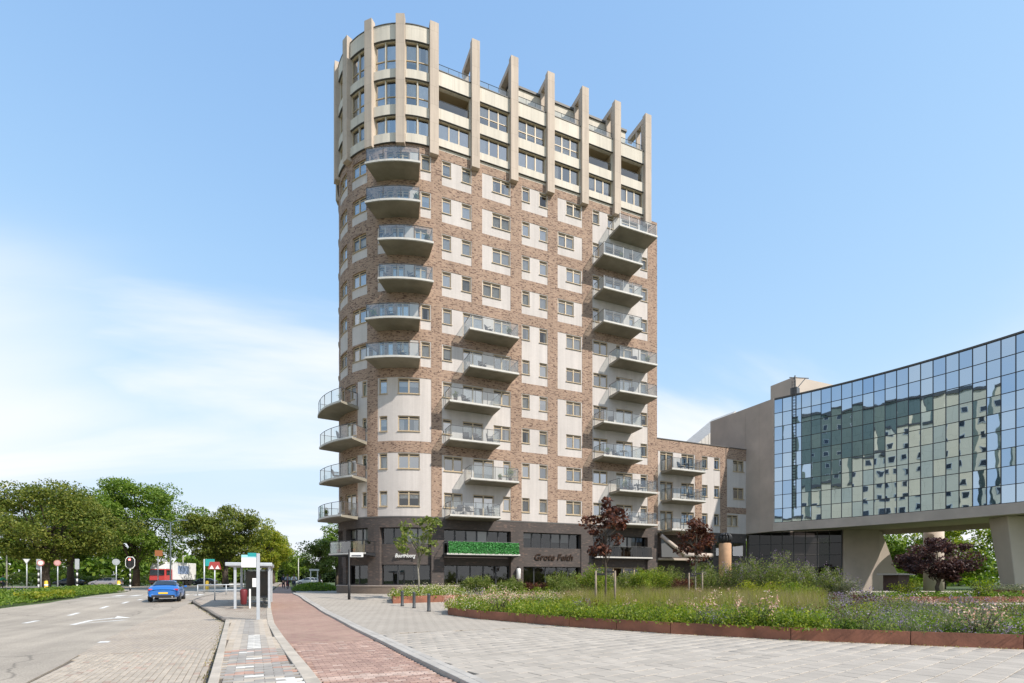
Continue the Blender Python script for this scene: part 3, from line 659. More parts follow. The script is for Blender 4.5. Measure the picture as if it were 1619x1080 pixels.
# ------------------------------------------------------------------ the glass office
A0, A1 = Vector((44.65, 37.6)), Vector((49.05, 20.0)); sg = .9
ch_ = A1-A0; mid = (A0+A1)/2; dn = Vector((-ch_.y, ch_.x)).normalized(); 
if dn.x < 0: dn = -dn
RG = (ch_.length_squared/4+sg*sg)/(2*sg); CG = mid-dn*(RG-sg)
a0 = math.atan2((A0-CG).y, (A0-CG).x); stp = .845/RG
def GP(i, o, z):        # i: column edge, o: outwards (towards the street)
    t = a0-stp*i; return (CG.x+(RG-o)*math.cos(t), CG.y+(RG-o)*math.sin(t), z)
NCOL, NROW, GZ0, GZ1 = 27, 9, 7.2, 19.45
O = empty('glass_office', (48, 30, .4), 'office with a curved wall of blue mirror glass raised on concrete piers', 'office building')
M_mirror = bpy.data.materials.new('mirror_glass'); M_mirror.use_nodes = True
nn = M_mirror.node_tree.nodes; ll = M_mirror.node_tree.links; pb = nn['Principled BSDF']; pb.inputs['Base Color'].default_value = (.012,.02,.03,1); pb.inputs['Roughness'].default_value = .05
gl = nn.new('ShaderNodeBsdfGlossy'); gl.inputs['Roughness'].default_value = .012
oi = nn.new('ShaderNodeObjectInfo'); rp = nn.new('ShaderNodeValToRGB'); rp.color_ramp.elements[0].color = (.30,.45,.64,1); rp.color_ramp.elements[1].color = (.46,.59,.72,1); ll.new(oi.outputs['Random'], rp.inputs[0]); ll.new(rp.outputs[0], gl.inputs[0])
mxs = nn.new('ShaderNodeMixShader'); mxs.inputs[0].default_value = .84; ll.new(pb.outputs[0], mxs.inputs[1]); ll.new(gl.outputs[0], mxs.inputs[2]); ll.new(mxs.outputs[0], nn['Material Output'].inputs[0])
tcn = nn.new('ShaderNodeNewGeometry'); wv = nn.new('ShaderNodeTexNoise'); wv.inputs['Scale'].default_value = .9; wv.inputs['Detail'].default_value = 1; ll.new(tcn.outputs['Position'], wv.inputs['Vector'])
bp = nn.new('ShaderNodeBump'); bp.inputs['Strength'].default_value = .12; bp.inputs['Distance'].default_value = .02; ll.new(wv.outputs[0], bp.inputs['Height']); ll.new(bp.outputs[0], gl.inputs['Normal'])
rh = (GZ1-GZ0)/NROW
for i in range(NCOL):
    for j in range(NROW):
        z0, z1 = GZ0+j*rh+.02, GZ0+(j+1)*rh-.02
        t1, t2 = random.gauss(0, .0022), random.gauss(0, .0022)
        m = MB(); m.face([GP(i+.025,-.02,z0), GP(i+.975,-.02+t2,z0), GP(i+.975,-.02+t1+t2,z1), GP(i+.025,-.02+t1,z1)][::-1]); m.build('pane', M_mirror, O)
for i in range(NCOL+1): m = MB(); m.hexa([GP(i-.03,-.12,GZ0),GP(i+.03,-.12,GZ0),GP(i+.03,.02,GZ0),GP(i-.03,.02,GZ0)], [GP(i-.03,-.12,GZ1),GP(i+.03,-.12,GZ1),GP(i+.03,.02,GZ1),GP(i-.03,.02,GZ1)]); m.build('mullion', M_fdark, O)
def gband(name, o0, o1, z0, z1, mt, i0=0, i1=NCOL):
    m = MB()
    for i in range(i0, i1):
        a, b = i, i+1
        m.face([GP(b,o1,z0),GP(a,o1,z0),GP(a,o1,z1),GP(b,o1,z1)]); m.face([GP(a,o1,z0),GP(b,o1,z0),GP(b,o0,z0),GP(a,o0,z0)]); m.face([GP(a,o0,z1),GP(b,o0,z1),GP(b,o1,z1),GP(a,o1,z1)]); m.face([GP(a,o0,z0),GP(b,o0,z0),GP(b,o0,z1),GP(a,o0,z1)])
    return m.build(name, mt, O)
for j in range(NROW+1): gband('transom', -.1, .015, GZ0+j*rh-.024, GZ0+j*rh+.024, M_fdark)
gband('parapet', -.5, .04, GZ1+.032, GZ1+.16, M_coping)
for i in range(0, NCOL, 6): gband('edge_beam', -1.2, .16, 6.34, 7.165, M_conc, i, min(NCOL, i+6)) if 0 else None
for i in range(0, NCOL, 5):
    gband('edge_beam', -1.2, .16, 6.34, 7.165, M_conc, i, min(NCOL, i+5))
def poly_out(z): return [GP(i,-.6,z) for i in range(NCOL+1)]+[(GP(i,0,z)[0]+8.0, GP(i,0,z)[1]+1.5, z) for i in range(NCOL,-1,-1)]
m = MB(); m.face(poly_out(GZ1)); m.build('roof', M_roof, O)
m = MB(); m.face(poly_out(6.5)[::-1]); m.build('soffit', M_conc2, O)
m = MB()
for i in range(NCOL): a, b = GP(i,0,0), GP(i+1,0,0); m.face([(a[0]+8.0,a[1]+1.5,6.0),(b[0]+8.0,b[1]+1.5,6.0),(b[0]+8.0,b[1]+1.5,GZ1),(a[0]+8.0,a[1]+1.5,GZ1)])
a, b = GP(NCOL,0,0), (GP(NCOL,0,0)[0]+8.0, GP(NCOL,0,0)[1]+1.5); m.face([(a[0],a[1],6.3),(b[0],b[1],6.3),(b[0],b[1],GZ1),(a[0],a[1],GZ1)])
m.build('rear_wall', M_conc, O)
m = MB(); m.face([(44.62,37.55,6.34),(44.62,46,6.34),(44.62,46,19.6),(44.62,37.55,19.6)], [(0,0),(8,0),(8,13),(0,13)])
m = MB(); 
for ya, yb in ((37.5,39.2),(39.215,41.0),(41.015,46)): MB().box(44.6, 45.4, ya, yb, 6.34, 19.6).build('concrete_panel', M_conc, O)
m = MB(); m.box(45.41, 57, 41, 46, 6.34, 19.5); m.build('rear_block', M_conc, O)
MB().box(49.1, 55.4, 38.7, 41.7, 19.5, 22.9).build('roof_house', M_conc2, O)
# ladder on the glass and the small crane above it
m = MB()
for q in (2.05, 2.42): m.tube([GP(q,.1,GZ0+1.2), GP(q,.1,GZ1+1.5)], .025, 6)
for j in range(44): m.tube([GP(2.05,.1,GZ0+1.4+j*.29), GP(2.42,.1,GZ0+1.4+j*.29)], .018, 5)
m.build('ladder', M_fdark, O)
m = MB(); g0 = GP(2.2,-.4,GZ1); m.tube([g0,(g0[0],g0[1],GZ1+2.1)], .06, 6); m.tube([(g0[0]-.5,g0[1]+.2,GZ1+1.9),(g0[0]+1.4,g0[1]-.4,GZ1+1.9)], .05, 6); m.tube([(g0[0],g0[1],GZ1+.6),(g0[0]+1.1,g0[1]-.3,GZ1+1.9)], .04, 6); m.obox((g0[0],g0[1],GZ1+.5),(.7,.6,.7),.3); m.build('roof_crane', M_rail, O)
# below the overhang: dark lobby, tapering pier, round column, slanting pillar
M_lobby = glassmat('lobby_glass', (.05,.05,.055), .6, .02)
LA, LB = Vector((45.3,41.2)), Vector((50.8,34.8)); nc = 8
for i in range(nc):
    for j in range(5):
        a, b = LA.lerp(LB, (i+.04)/nc), LA.lerp(LB, (i+.96)/nc); z0, z1 = .4+j*1.2+.04, .4+(j+1)*1.2-.03
        m = MB(); m.face([(a.x,a.y,z0),(b.x,b.y,z0),(b.x,b.y,z1),(a.x,a.y,z1)]); m.build('lobby_pane', M_lobby, O)
m = MB()
for i in range(nc+1): a = LA.lerp(LB, i/nc); m.obox((a.x,a.y,3.4),(.08,.12,6.1), math.atan2(LB.y-LA.y, LB.x-LA.x))
for j in range(6): a = (LA+LB)/2; m.obox((a.x,a.y,.4+j*1.2),((LB-LA).length,.1,.06), math.atan2(LB.y-LA.y, LB.x-LA.x))
m.build('lobby_frame', M_fdark, O)
m = MB(); m.box(46.5, 58, 42.5, 42.6, .3, 6.4); m.box(46, 56, 38, 44, .36, .4); m.build('lobby_wall', M_room, O)
m = MB(); m.hexa([(50.9,34.7,.3),(54.17,33.29,.3),(55.0,35.2,.3),(51.7,36.6,.3)], [(50.9,34.7,6.49),(54.17,33.29,6.49),(55.0,35.2,6.49),(51.7,36.6,6.49)]); m.build('pier', M_conc, O)
m = MB(); m.hexa([(54.2,33.3,.3),(56.5,32.35,.3),(57.3,34.2,.3),(55.0,35.1,.3)], [(54.2,33.3,6.3),(54.45,33.2,6.3),(55.2,35.0,6.3),(55.0,35.1,6.3)]); m.build('buttress', M_conc2, O)
m = MB(); m.lathe([(.8,.3),(.8,6.49)], (57.0,30.0,0), 24); m.build('round_column', M_conc2, O, True)
vb = Vector((51.7,21.4)); rt = Vector((.918,-.396)); bk = Vector((.396,.918))
def qd(c, w_, d_, z): return [(*(c-rt*w_-bk*d_), z), (*(c+rt*w_-bk*d_), z), (*(c+rt*w_+bk*d_), z), (*(c-rt*w_+bk*d_), z)]
m = MB(); m.hexa(qd(vb-rt*.1, .7, .6, .3), qd(vb+rt*.55, 2.25, .8, 6.34)); m.build('slanting_pillar', M_conc2, O, bevel=.06)
# ------------------------------------------------------------------ unseen blocks added across the road, shaped for their reflection in the glass
M_beige = brickmat('beige_render', (.80,.67,.48), (.78,.65,.46), (.66,.55,.40), bw=2.8, bh=2.9, ms=.03, bump=.1, big=.06)
M_olive = brickmat('olive_cladding', (.22,.25,.205), (.20,.23,.19), (.14,.16,.135), bw=1.4, bh=2.9, ms=.03, bump=.1, big=.06)
def block(name, x0, x1, y0, y1, h_, mt, label, nwin):
    root = empty(name, ((x0+x1)/2,(y0+y1)/2,0), label, 'apartment building', 'unseen blocks added for the mirror glass')
    m = MB(); 
    for a, b in (((x1,y0),(x1,y1)),((x0,y1),(x0,y0)),((x0,y0),(x1,y0)),((x1,y1),(x0,y1))):
        l = math.hypot(b[0]-a[0], b[1]-a[1]); m.face([(*a,0),(*b,0),(*b,h_),(*a,h_)], [(0,0),(l,0),(l,h_),(0,h_)])
    m.build('wall', mt, root); MB().box(x0-.2,x1+.2,y0-.0,y1+.0,h_+.004,h_+.5).build('roof', M_coping, root)
    for k in range(int(h_/2.9)):
        for i in range(nwin):
            yy = y0+(y1-y0)*(i+.5)/nwin; z = 1.2+k*2.9
            if (k*7+i*3+int(y0)) % 7 < 5: continue
            f = MB(); f.box(x1+.004,x1+.06,yy-.6,yy+.6,z,z+1.3); f = f.build('window', M_slabedge, root)
            g = MB(); g.box(x1+.062,x1+.07,yy-.5,yy+.5,z+.1,z+1.2); g.build('pane', M_cgl0, f)
M_cgl0 = mat('far_glass', (.03,.04,.05), .08, spec=.8)
for i, (y0, y1, h_) in enumerate(((22,26,16),(26.02,30,23),(30.02,34,29),(34.02,38.5,35),(38.52,43,40))):
    block('unseen_stepped_block', -46, -38, y0, y1, h_, M_beige, ['lowest','second lowest','middle','second highest','highest'][i]+' step of the unseen beige block added for the glass to mirror', 2)
block('unseen_slab_block', -62, -52, 23, 47, 44, M_olive, 'unseen tall olive slab added behind the beige block for the glass to mirror', 8)
# ------------------------------------------------------------------ the ground
M_grass = mat('lawn', (.075,.11,.025), .9, noise=.6, var=.5, bump=.4, coords='pos', col2=(.05,.075,.018))
M_asph = mat('asphalt', (.38,.33,.268), .85, noise=.35, var=.22, bump=.25, coords='pos')
def asphalt_detail():
    nt = M_asph.node_tree; nn = nt.nodes; ll = nt.links; b = nn['Principled BSDF']; src = b.inputs['Base Color'].links[0].from_socket
    g = nn.new('ShaderNodeNewGeometry'); s1 = nn.new('ShaderNodeTexNoise'); s1.inputs['Scale'].default_value = 38; s1.inputs['Detail'].default_value = 3; ll.new(g.outputs['Position'], s1.inputs['Vector'])
    mp_ = nn.new('ShaderNodeMapping'); mp_.inputs['Scale'].default_value = (1.4,.07,1); ll.new(g.outputs['Position'], mp_.inputs[0])
    s2 = nn.new('ShaderNodeTexNoise'); s2.inputs['Scale'].default_value = 1; s2.inputs['Detail'].default_value = 5; ll.new(mp_.outputs[0], s2.inputs['Vector'])
    a = nn.new('ShaderNodeMapRange'); a.inputs[1].default_value = .35; a.inputs[2].default_value = .65; a.inputs[3].default_value = .78; a.inputs[4].default_value = 1.16; ll.new(s1.outputs[0], a.inputs[0])
    c = nn.new('ShaderNodeMapRange'); c.inputs[1].default_value = .3; c.inputs[2].default_value = .7; c.inputs[3].default_value = .84; c.inputs[4].default_value = 1.1; ll.new(s2.outputs[0], c.inputs[0])
    vo = nn.new('ShaderNodeTexVoronoi'); vo.feature = 'DISTANCE_TO_EDGE'; vo.inputs['Scale'].default_value = .16
    nz = nn.new('ShaderNodeTexNoise'); nz.inputs['Scale'].default_value = .9; nz.inputs['Detail'].default_value = 4; ll.new(g.outputs['Position'], nz.inputs['Vector'])
    mxv = nn.new('ShaderNodeMix'); mxv.data_type = 'RGBA'; mxv.blend_type = 'ADD'; mxv.inputs[0].default_value = .9; ll.new(g.outputs['Position'], mxv.inputs[6]); ll.new(nz.outputs['Color'], mxv.inputs[7]); ll.new(mxv.outputs[2], vo.inputs['Vector'])
    cr_ = nn.new('ShaderNodeMapRange'); cr_.inputs[1].default_value = 0; cr_.inputs[2].default_value = .006; cr_.inputs[3].default_value = .55; cr_.inputs[4].default_value = 1; ll.new(vo.outputs['Distance'], cr_.inputs[0])
    m1 = nn.new('ShaderNodeMath'); m1.operation = 'MULTIPLY'; ll.new(a.outputs[0], m1.inputs[0]); ll.new(c.outputs[0], m1.inputs[1])
    m2 = nn.new('ShaderNodeMath'); m2.operation = 'MULTIPLY'; ll.new(m1.outputs[0], m2.inputs[0]); ll.new(cr_.outputs[0], m2.inputs[1])
    h = nn.new('ShaderNodeHueSaturation'); ll.new(m2.outputs[0], h.inputs['Value']); ll.new(src, h.inputs['Color']); ll.new(h.outputs[0], b.inputs['Base Color'])
asphalt_detail()
M_paint = mat('road_paint', (.74,.73,.70), .7, noise=7, var=.25, coords='pos')
M_tile = brickmat('plaza_tiles', (.41,.365,.31), (.385,.342,.29), (.21,.185,.155), .37, .37, .012, bump=.3, coord='pos', big=.10, bigscale=.4, rot=R(-15), offset=.5)
M_path = brickmat('path_bricks', (.38,.255,.20), (.335,.22,.172), (.31,.22,.175), .21, .105, .008, dark=((.31,.19,.16), .75), bump=.4, coord='pos', big=.16, bigscale=.35)
M_bay = brickmat('bay_bricks', (.45,.385,.31), (.40,.335,.27), (.27,.23,.185), .105, .21, .009, dark=((.36,.31,.26), .75), bump=.4, coord='pos', big=.14, bigscale=.4, offset=0)
M_walk = brickmat('walk_bricks', (.42,.365,.30), (.37,.32,.265), (.22,.19,.16), .21, .105, .008, dark=((.26,.20,.165), .8), bump=.4, coord='pos', big=.12)
M_bed = mat('joint_sand', (.13,.11,.088), .95, noise=3, var=.3, coords='pos')
M_kerb = mat('kerb_concrete', (.43,.40,.36), .8, noise=1.5, var=.2, bump=.2, isl=.06)
def interp(pts, Y):
    if Y <= pts[0][1]: 
        (xa, ya), (xb, yb) = pts[0], pts[1]; return xa+(xb-xa)*(Y-ya)/(yb-ya)
    for (xa, ya), (xb, yb) in zip(pts[:-1], pts[1:]):
        if Y <= yb: return xa+(xb-xa)*(Y-ya)/(yb-ya)
    return pts[-1][0]
def strip(name, mt, lf, rt_, y0, y1, dz, kind='structure', skirt=.2, parent=None):
    lf = sorted(lf, key=lambda p: p[1]); rt_ = sorted(rt_, key=lambda p: p[1])
    ys = {y0, y1}|{p[1] for p in lf+rt_ if y0 < p[1] < y1}|{q for q in np.arange(26, 41, 1.) if y0 < q < y1}
    ys = sorted(float(q) for q in ys); m = MB(); rows = [((interp(lf, q), q, zg(q)+dz), (interp(rt_, q), q, zg(q)+dz)) for q in ys]
    dn = lambda p: (p[0], p[1], p[2]-skirt)
    for (a, b), (c, d) in zip(rows[:-1], rows[1:]):
        m.face([a,b,d,c]); m.face([dn(a),a,c,dn(c)]); m.face([b,dn(b),dn(d),d])
    a, b = rows[0]; m.face([dn(a),dn(b),b,a]); a, b = rows[-1]; m.face([a,b,dn(b),dn(a)])
    return m.build(name, mt, parent, kind=kind)
m = MB(); ysg = [-400]+list(np.arange(26, 41, 2.))+[2500]
for a, b in zip(ysg[:-1], ysg[1:]): m.face([(-2500,a,zg(a)-.16),(2500,a,zg(a)-.16),(2500,b,zg(b)-.16),(-2500,b,zg(b)-.16)])
m.build('ground', M_grass, kind='structure')
PR = [(2.75,3),(2.55,7.61),(2.46,9.13),(2.36,10.76),(2.21,13.87),(1.99,17.57),(1.8,22.4),(1.43,29.85),(.94,35.2),(.42,46.7),(.4,60),(.6,300)]      # path, right edge
PL = [(.85,3),(.5,8.5),(.38,10.1),(.2,12.2),(-.1,16),(-.42,20.7),(-.78,30.4),(-.95,37.4),(-1.2,46),(-1.4,60),(-1.4,300)]
SL = [(a-.24,b) for a,b in PL]
KL = [(-.75,3),(-1.12,9.19),(-1.34,12.08),(-1.7,16.7),(-2.2,23.06),(-2.35,23.5),(-3.48,28.9),(-4.91,34.5),(-5.2,36),(-5.3,46),(-5.4,66)]
AB = [(-3.6,4),(-3.9,10.66),(-4.1,13.08),(-4.75,18.38),(-5.23,25.07),(-5.26,30.08),(-5.2,36),(-5.3,46),(-5.4,66)]
RL = [(-14.5,3),(-13.6,30),(-12.9,34),(-12.2,37),(-12.6,42),(-13.6,49),(-14.2,60),(-15.2,67)]
YCUT = 14.5
road = strip('road', M_asph, RL, AB, -30, 67, -.10)
cross = strip('cross_road', M_asph, [(-160,67),(-160,116)], [(-5.4,67),(-5.6,116)], 67.0, 82, -.101)
strip('cross_road', M_asph, [(-160,98),(-160,116)], [(-5.4,98),(-5.6,118)], 98, 116, -.10)
strip('far_road', M_asph, [(-22,82),(-22,98)], [(-5.4,82),(-5.4,98)], 82, 98, -.102)
strip('far_road', M_asph, [(-16,116),(-14,400)], [(-6,116),(-5,400)], 116, 400, -.10)
bayn = strip('bus_bay_bed', M_bed, AB, KL, -20, YCUT, -.125)
strip('bus_bay', M_bay, AB, KL, YCUT, 34.3, -.10)
pathn = strip('cycle_path_bed', M_bed, PL, PR, -20, YCUT, -.085)
strip('cycle_path', M_path, PL, PR, YCUT, 300, -.06)
walkn = strip('pavement_bed', M_bed, KL, SL, -20, 23.0, -.03)
strip('pavement', M_walk, KL, SL, 23.0, 66, 0)
strip('verge_path', M_walk, [(-5.4,66),(-5.4,300)], [(-1.64,66),(-1.64,300)], 66, 300, -.02)
PRk = [(a+.34,b) for a,b in PR]
plazan = strip('plaza_bed', M_bed, PRk, [(34,-20),(34,15)], -20, 15.5, -.03)
strip('plaza', M_tile, PRk, [(32.5,15.5),(32.5,60)], 15.5, 60, 0)
# kerb stones, one by one
def kerbs(pts, y0, y1, w_, dz, h_, mt, name, side=1, ln=1.0):
    q = y0
    while q < y1:
        xa, xb = interp(pts, q), interp(pts, q+ln-.012)
        m = MB(); z, zb = zg(q)+dz, zg(q+ln)+dz
        a = [(xa,q,z-h_),(xa+side*w_,q,z-h_),(xb+side*w_,q+ln-.012,zb-h_),(xb,q+ln-.012,zb-h_)]; t = [(p[0],p[1],p[2]+h_) for p in a]
        if side < 0: a, t = [a[1],a[0],a[3],a[2]], [t[1],t[0],t[3],t[2]]
        m.hexa(a, t); m.build(name, mt, KP, bevel=.012); q += ln
KP = MB(); KP = strip('kerb_line', M_bed, [(a+.01,b) for a,b in PR], [(a+.33,b) for a,b in PR], -10, 60, -.05)
kerbs(PR, 4, 48, .17, .012, .2, M_kerb, 'kerb_stone'); kerbs([(a+.185,b) for a,b in PR], 4, 48, .15, .004, .15, M_kerb, 'kerb_stone')
KP = strip('kerb_line', M_bed, SL, PL, -10, 60, -.05)
M_pk = mat('beige_kerb', (.46,.405,.335), .85, noise=2, var=.25, isl=.08)
kerbs([(a+.005,b) for a,b in SL], 4, 46, .225, .008, .2, M_pk, 'kerb_stone')
KP = strip('kerb_line', M_bed, KL, [(a+.16,b) for a,b in KL], -10, 60, -.045)
kerbs(KL, 4, 23, .15, .014, .25, M_pk, 'kerb_stone')
kerbs(KL, 23, 60, .15, .014, .25, mat('dark_kerb', (.20,.175,.15), .85, noise=2, var=.3), 'kerb_stone')
# ------------------------------------------------------------------ paving stones near the camera
def paver_mesh(name, sx, sy, h_, mt):
    b = .008; m = MB(); a, c = sx/2, sy/2
    v = [(-a,-c,-h_),(a,-c,-h_),(a,c,-h_),(-a,c,-h_),(-a,-c,-b*.6),(a,-c,-b*.6),(a,c,-b*.6),(-a,c,-b*.6),(-a+b,-c+b,0),(a-b,-c+b,0),(a-b,c-b,0),(-a+b,c-b,0)]
    f = [(0,1,5,4),(1,2,6,5),(2,3,7,6),(3,0,4,7),(4,5,9,8),(5,6,10,9),(6,7,11,10),(7,4,8,11),(8,9,10,11)]
    me = bpy.data.meshes.new(name); me.from_pydata(v, [], f); me.materials.append(mt); return me, np.array(v), np.array(f)
def paver_field(parent, name, inside, rot, sx, sy, gap, bond, box, dz, mats, wts, nind=300, pick=None):
    protos = [paver_mesh(name, sx-gap, sy-gap, .05, q) for q in mats]
    c, s_ = math.cos(rot), math.sin(rot); pos = []
    for j in range(int(box[2]/sy), int(box[3]/sy)+1):
        for i in range(int(box[0]/sx), int(box[1]/sx)+1):
            lx = (i+(bond*(j % 2)))*sx; ly = j*sy; X, Y = c*lx-s_*ly, s_*lx+c*ly
            if inside(X, Y): pos.append((X, Y))
    fwd = (math.sin(R(23.3)), math.cos(R(23.3)))
    def key(p):
        d = p[0]*fwd[0]+p[1]*fwd[1]; l = p[0]*fwd[1]-p[1]*fwd[0]
        vis = d > 7.6 and abs(l) < d*.985
        return (0 if vis else 1, d)
    pos.sort(key=key); V = []; F = []; MI = []; nv = 0
    for k, (X, Y) in enumerate(pos):
        q = pick(X, Y) if pick else random.choices(range(len(mats)), wts)[0]
        me, v, f = protos[q]; z = zg(Y)+dz+random.uniform(-.003,.002); rz = rot+random.gauss(0,.006); rx, ry = random.gauss(0,.006), random.gauss(0,.006)
        Mx = Matrix.Translation((X,Y,z)) @ Matrix.Rotation(rz,4,'Z') @ Matrix.Rotation(rx,4,'X') @ Matrix.Rotation(ry,4,'Y')
        if k < nind:
            o = bpy.data.objects.new(name, me); COL.objects.link(o); o.parent = parent; o.matrix_local = Mx
        else:
            Mn = np.array(Mx); V.append(v @ Mn[:3,:3].T+Mn[:3,3]); F.append(f+nv); MI.append(np.full(len(f), q)); nv += len(v)
    if V: npmesh(name+'_field', np.concatenate(V), np.concatenate(F), None, parent, mats, np.concatenate(MI), kind='stuff')
    return len(pos)
PF = [(6.35,24),(6.54,22.4),(7.02,19.43),(7.89,17.13),(8.62,15.2),(10.23,12.11),(12.06,9.62),(13.8,7.75),(15.28,6.25),(17.6,4.3),(20.5,2.6),(26,1.2)]   # front of the planter
def behind_planter(X, Y):
    for (xa, ya), (xb, yb) in zip(PF[:-1], PF[1:]):
        if xa <= X <= xb: return Y > ya+(yb-ya)*(X-xa)/(xb-xa)
    return X > 26
mt_t = [mat('plaza_stone', (.41,.365,.31), .8, noise=1.1, var=.12, coords='pos', bump=.15, isl=.09)]
paver_field(plazan, 'paving_stone', lambda X, Y: X > interp(PR, Y)+.24 and Y < 15.4 and Y > 1.5 and not behind_planter(X-.15, Y-.1), R(15), .37, .37, .014, .5, (-8, 26, -8, 22), 0, mt_t, [1])
mt_p = [mat('red_paver', (.365,.24,.19), .85, noise=5, var=.2, coords='pos', isl=.18), mat('dark_red_paver', (.32,.205,.165), .85, noise=5, var=.2, coords='pos', isl=.15), mat('pale_red_paver', (.46,.34,.28), .85, noise=5, var=.2, coords='pos', isl=.12)]
def pick_path(X, Y):
    if abs(Y-9.15+.0*X) < .16: return 2
    return random.choices([0, 1, 2], [.68, .26, .06])[0]
paver_field(pathn, 'path_brick', lambda X, Y: interp(PL, Y)+.06 < X < interp(PR, Y)-.06 and 4 < Y < YCUT-.02, R(2), .21, .105, .008, .5, (-1, 4, 3, 16), -.06, mt_p, None, pick=pick_path)
mt_b = [mat('bay_brick', (.42,.36,.29), .85, noise=5, var=.2, coords='pos', isl=.09), mat('bay_brick_red', (.40,.30,.24), .85, noise=5, var=.2, coords='pos', isl=.14)]
paver_field(bayn, 'bay_brick', lambda X, Y: interp(AB, Y)+.06 < X < interp(KL, Y)-.05 and 6 < Y < YCUT-.02, R(4), .105, .21, .009, 0, (-6, 1, 4, 16), -.10, mt_b, [.94, .06])
mt_w = [mat('grey_tile', (.32,.295,.265), .85, noise=4, var=.2, coords='pos', isl=.12), mat('beige_tile', (.45,.39,.32), .85, noise=4, var=.15, coords='pos', isl=.08), mat('white_tile', (.68,.66,.61), .8, noise=4, var=.12, coords='pos'), mat('red_tile', (.43,.27,.21), .85, noise=4, var=.2, coords='pos', isl=.1)]
def pick_walk(X, Y):
    l = interp(KL, Y)+.15; f = X-l
    if Y > 13.2:
        if .38 < f < .82: return 2 if int(Y/.15) % 2 and Y < 16.5 else 0
        return 1
    if .28 < f < .62 and int(Y*1.9) % 2 == 0 and (Y*1.9) % 1 < .35: return 2
    if f > .9 and 8.6 < Y < 9.2: return 2
    if Y < 8.6 and f > .75: return 3
    return random.choices([0, 1, 3], [.70, .16, .14])[0]
paver_field(walkn, 'pavement_tile', lambda X, Y: interp(KL, Y)+.2 < X < interp(SL, Y)-.05 and 4 < Y < 22.95, R(3), .30, .15, .008, .5, (-4, 2, 3, 24), 0, mt_w, None, pick=pick_walk)
# painted marks on the asphalt
def mark(name, pts, dz=.006, mt=M_paint): 
    m = MB(); m.face([(X,Y,zg(Y)-.10+dz) for X,Y in pts]); return m.build(name, mt, road)
for X, Y in ((-9.55,22.0),(-9.2,25.6),(-8.95,29.2),(-8.7,32.6),(-8.5,35.6),(-8.4,38.4)): mark('lane_dash', [(X-.09,Y),(X+.09,Y),(X+.05,Y+1.3),(X-.13,Y+1.3)])
mark('turn_arrow', [(-7.35,24.0),(-7.15,24.0),(-7.22,26.2),(-7.42,26.2)])
mark('turn_arrow', [(-7.42,26.2),(-7.22,26.2),(-6.7,27.2),(-6.9,27.35)], .0062)
mark('turn_arrow', [(-7.22,24.6),(-7.0,24.75),(-6.0,26.0),(-6.25,26.1)], .0064)
mark('turn_arrow', [(-6.75,27.0),(-6.2,27.2),(-6.95,28.3)], .0066)
mark('bay_mark', [(-4.62,17.0),(-4.38,17.0),(-4.4,17.35),(-4.64,17.35)])
for i in range(6): mark('crossing_bar', [(-12.0+i*1.05,47.0),(-11.5+i*1.05,47.0),(-11.5+i*1.05,49.8),(-12.0+i*1.05,49.8)])
mark('stop_line', [(-13.0,44.2),(-9.0,44.2),(-9.0,44.6),(-13.0,44.6)])
# ------------------------------------------------------------------ vegetation
def leaves_arr(C, size, asp=.55, up=.3, nrm=None):
    """diamond leaves round the centres C (n,3) -> V, F"""
    n = len(C); d = rng.normal(size=(n,3)); d[:,2] += up*0; d /= np.linalg.norm(d, axis=1)[:,None]
    nn_ = rng.normal(size=(n,3)); nn_[:,2] += 1.2*up*3
    if nrm is not None: nn_ = nn_*.7+nrm
    b = np.cross(d, nn_); b /= np.linalg.norm(b, axis=1)[:,None]+1e-9
    s = (size*rng.uniform(.65,1.35,n))[:,None]
    V = np.stack([C-d*s*.5, C+b*s*asp*.5, C+d*s*.5, C-b*s*asp*.5], 1).reshape(-1,3)
    return V, np.arange(4*n).reshape(n,4)
def blades_arr(B, h, w_=.012, lean=.35):
    n = len(B); a = rng.uniform(0, 2*math.pi, n); l = rng.normal(0, lean, n)
    hh = h*rng.uniform(.6,1.25,n); dirx, diry = np.cos(a), np.sin(a)
    ww_ = (w_*rng.uniform(.7,1.4,n))
    T_ = B+np.stack([dirx*l*hh, diry*l*hh, hh], 1)
    pa = B+np.stack([-diry*ww_, dirx*ww_, 0*ww_], 1); pb = B-np.stack([-diry*ww_, dirx*ww_, 0*ww_], 1)
    V = np.stack([pa,pb,T_], 1).reshape(-1,3); return V, np.arange(3*n).reshape(n,3)
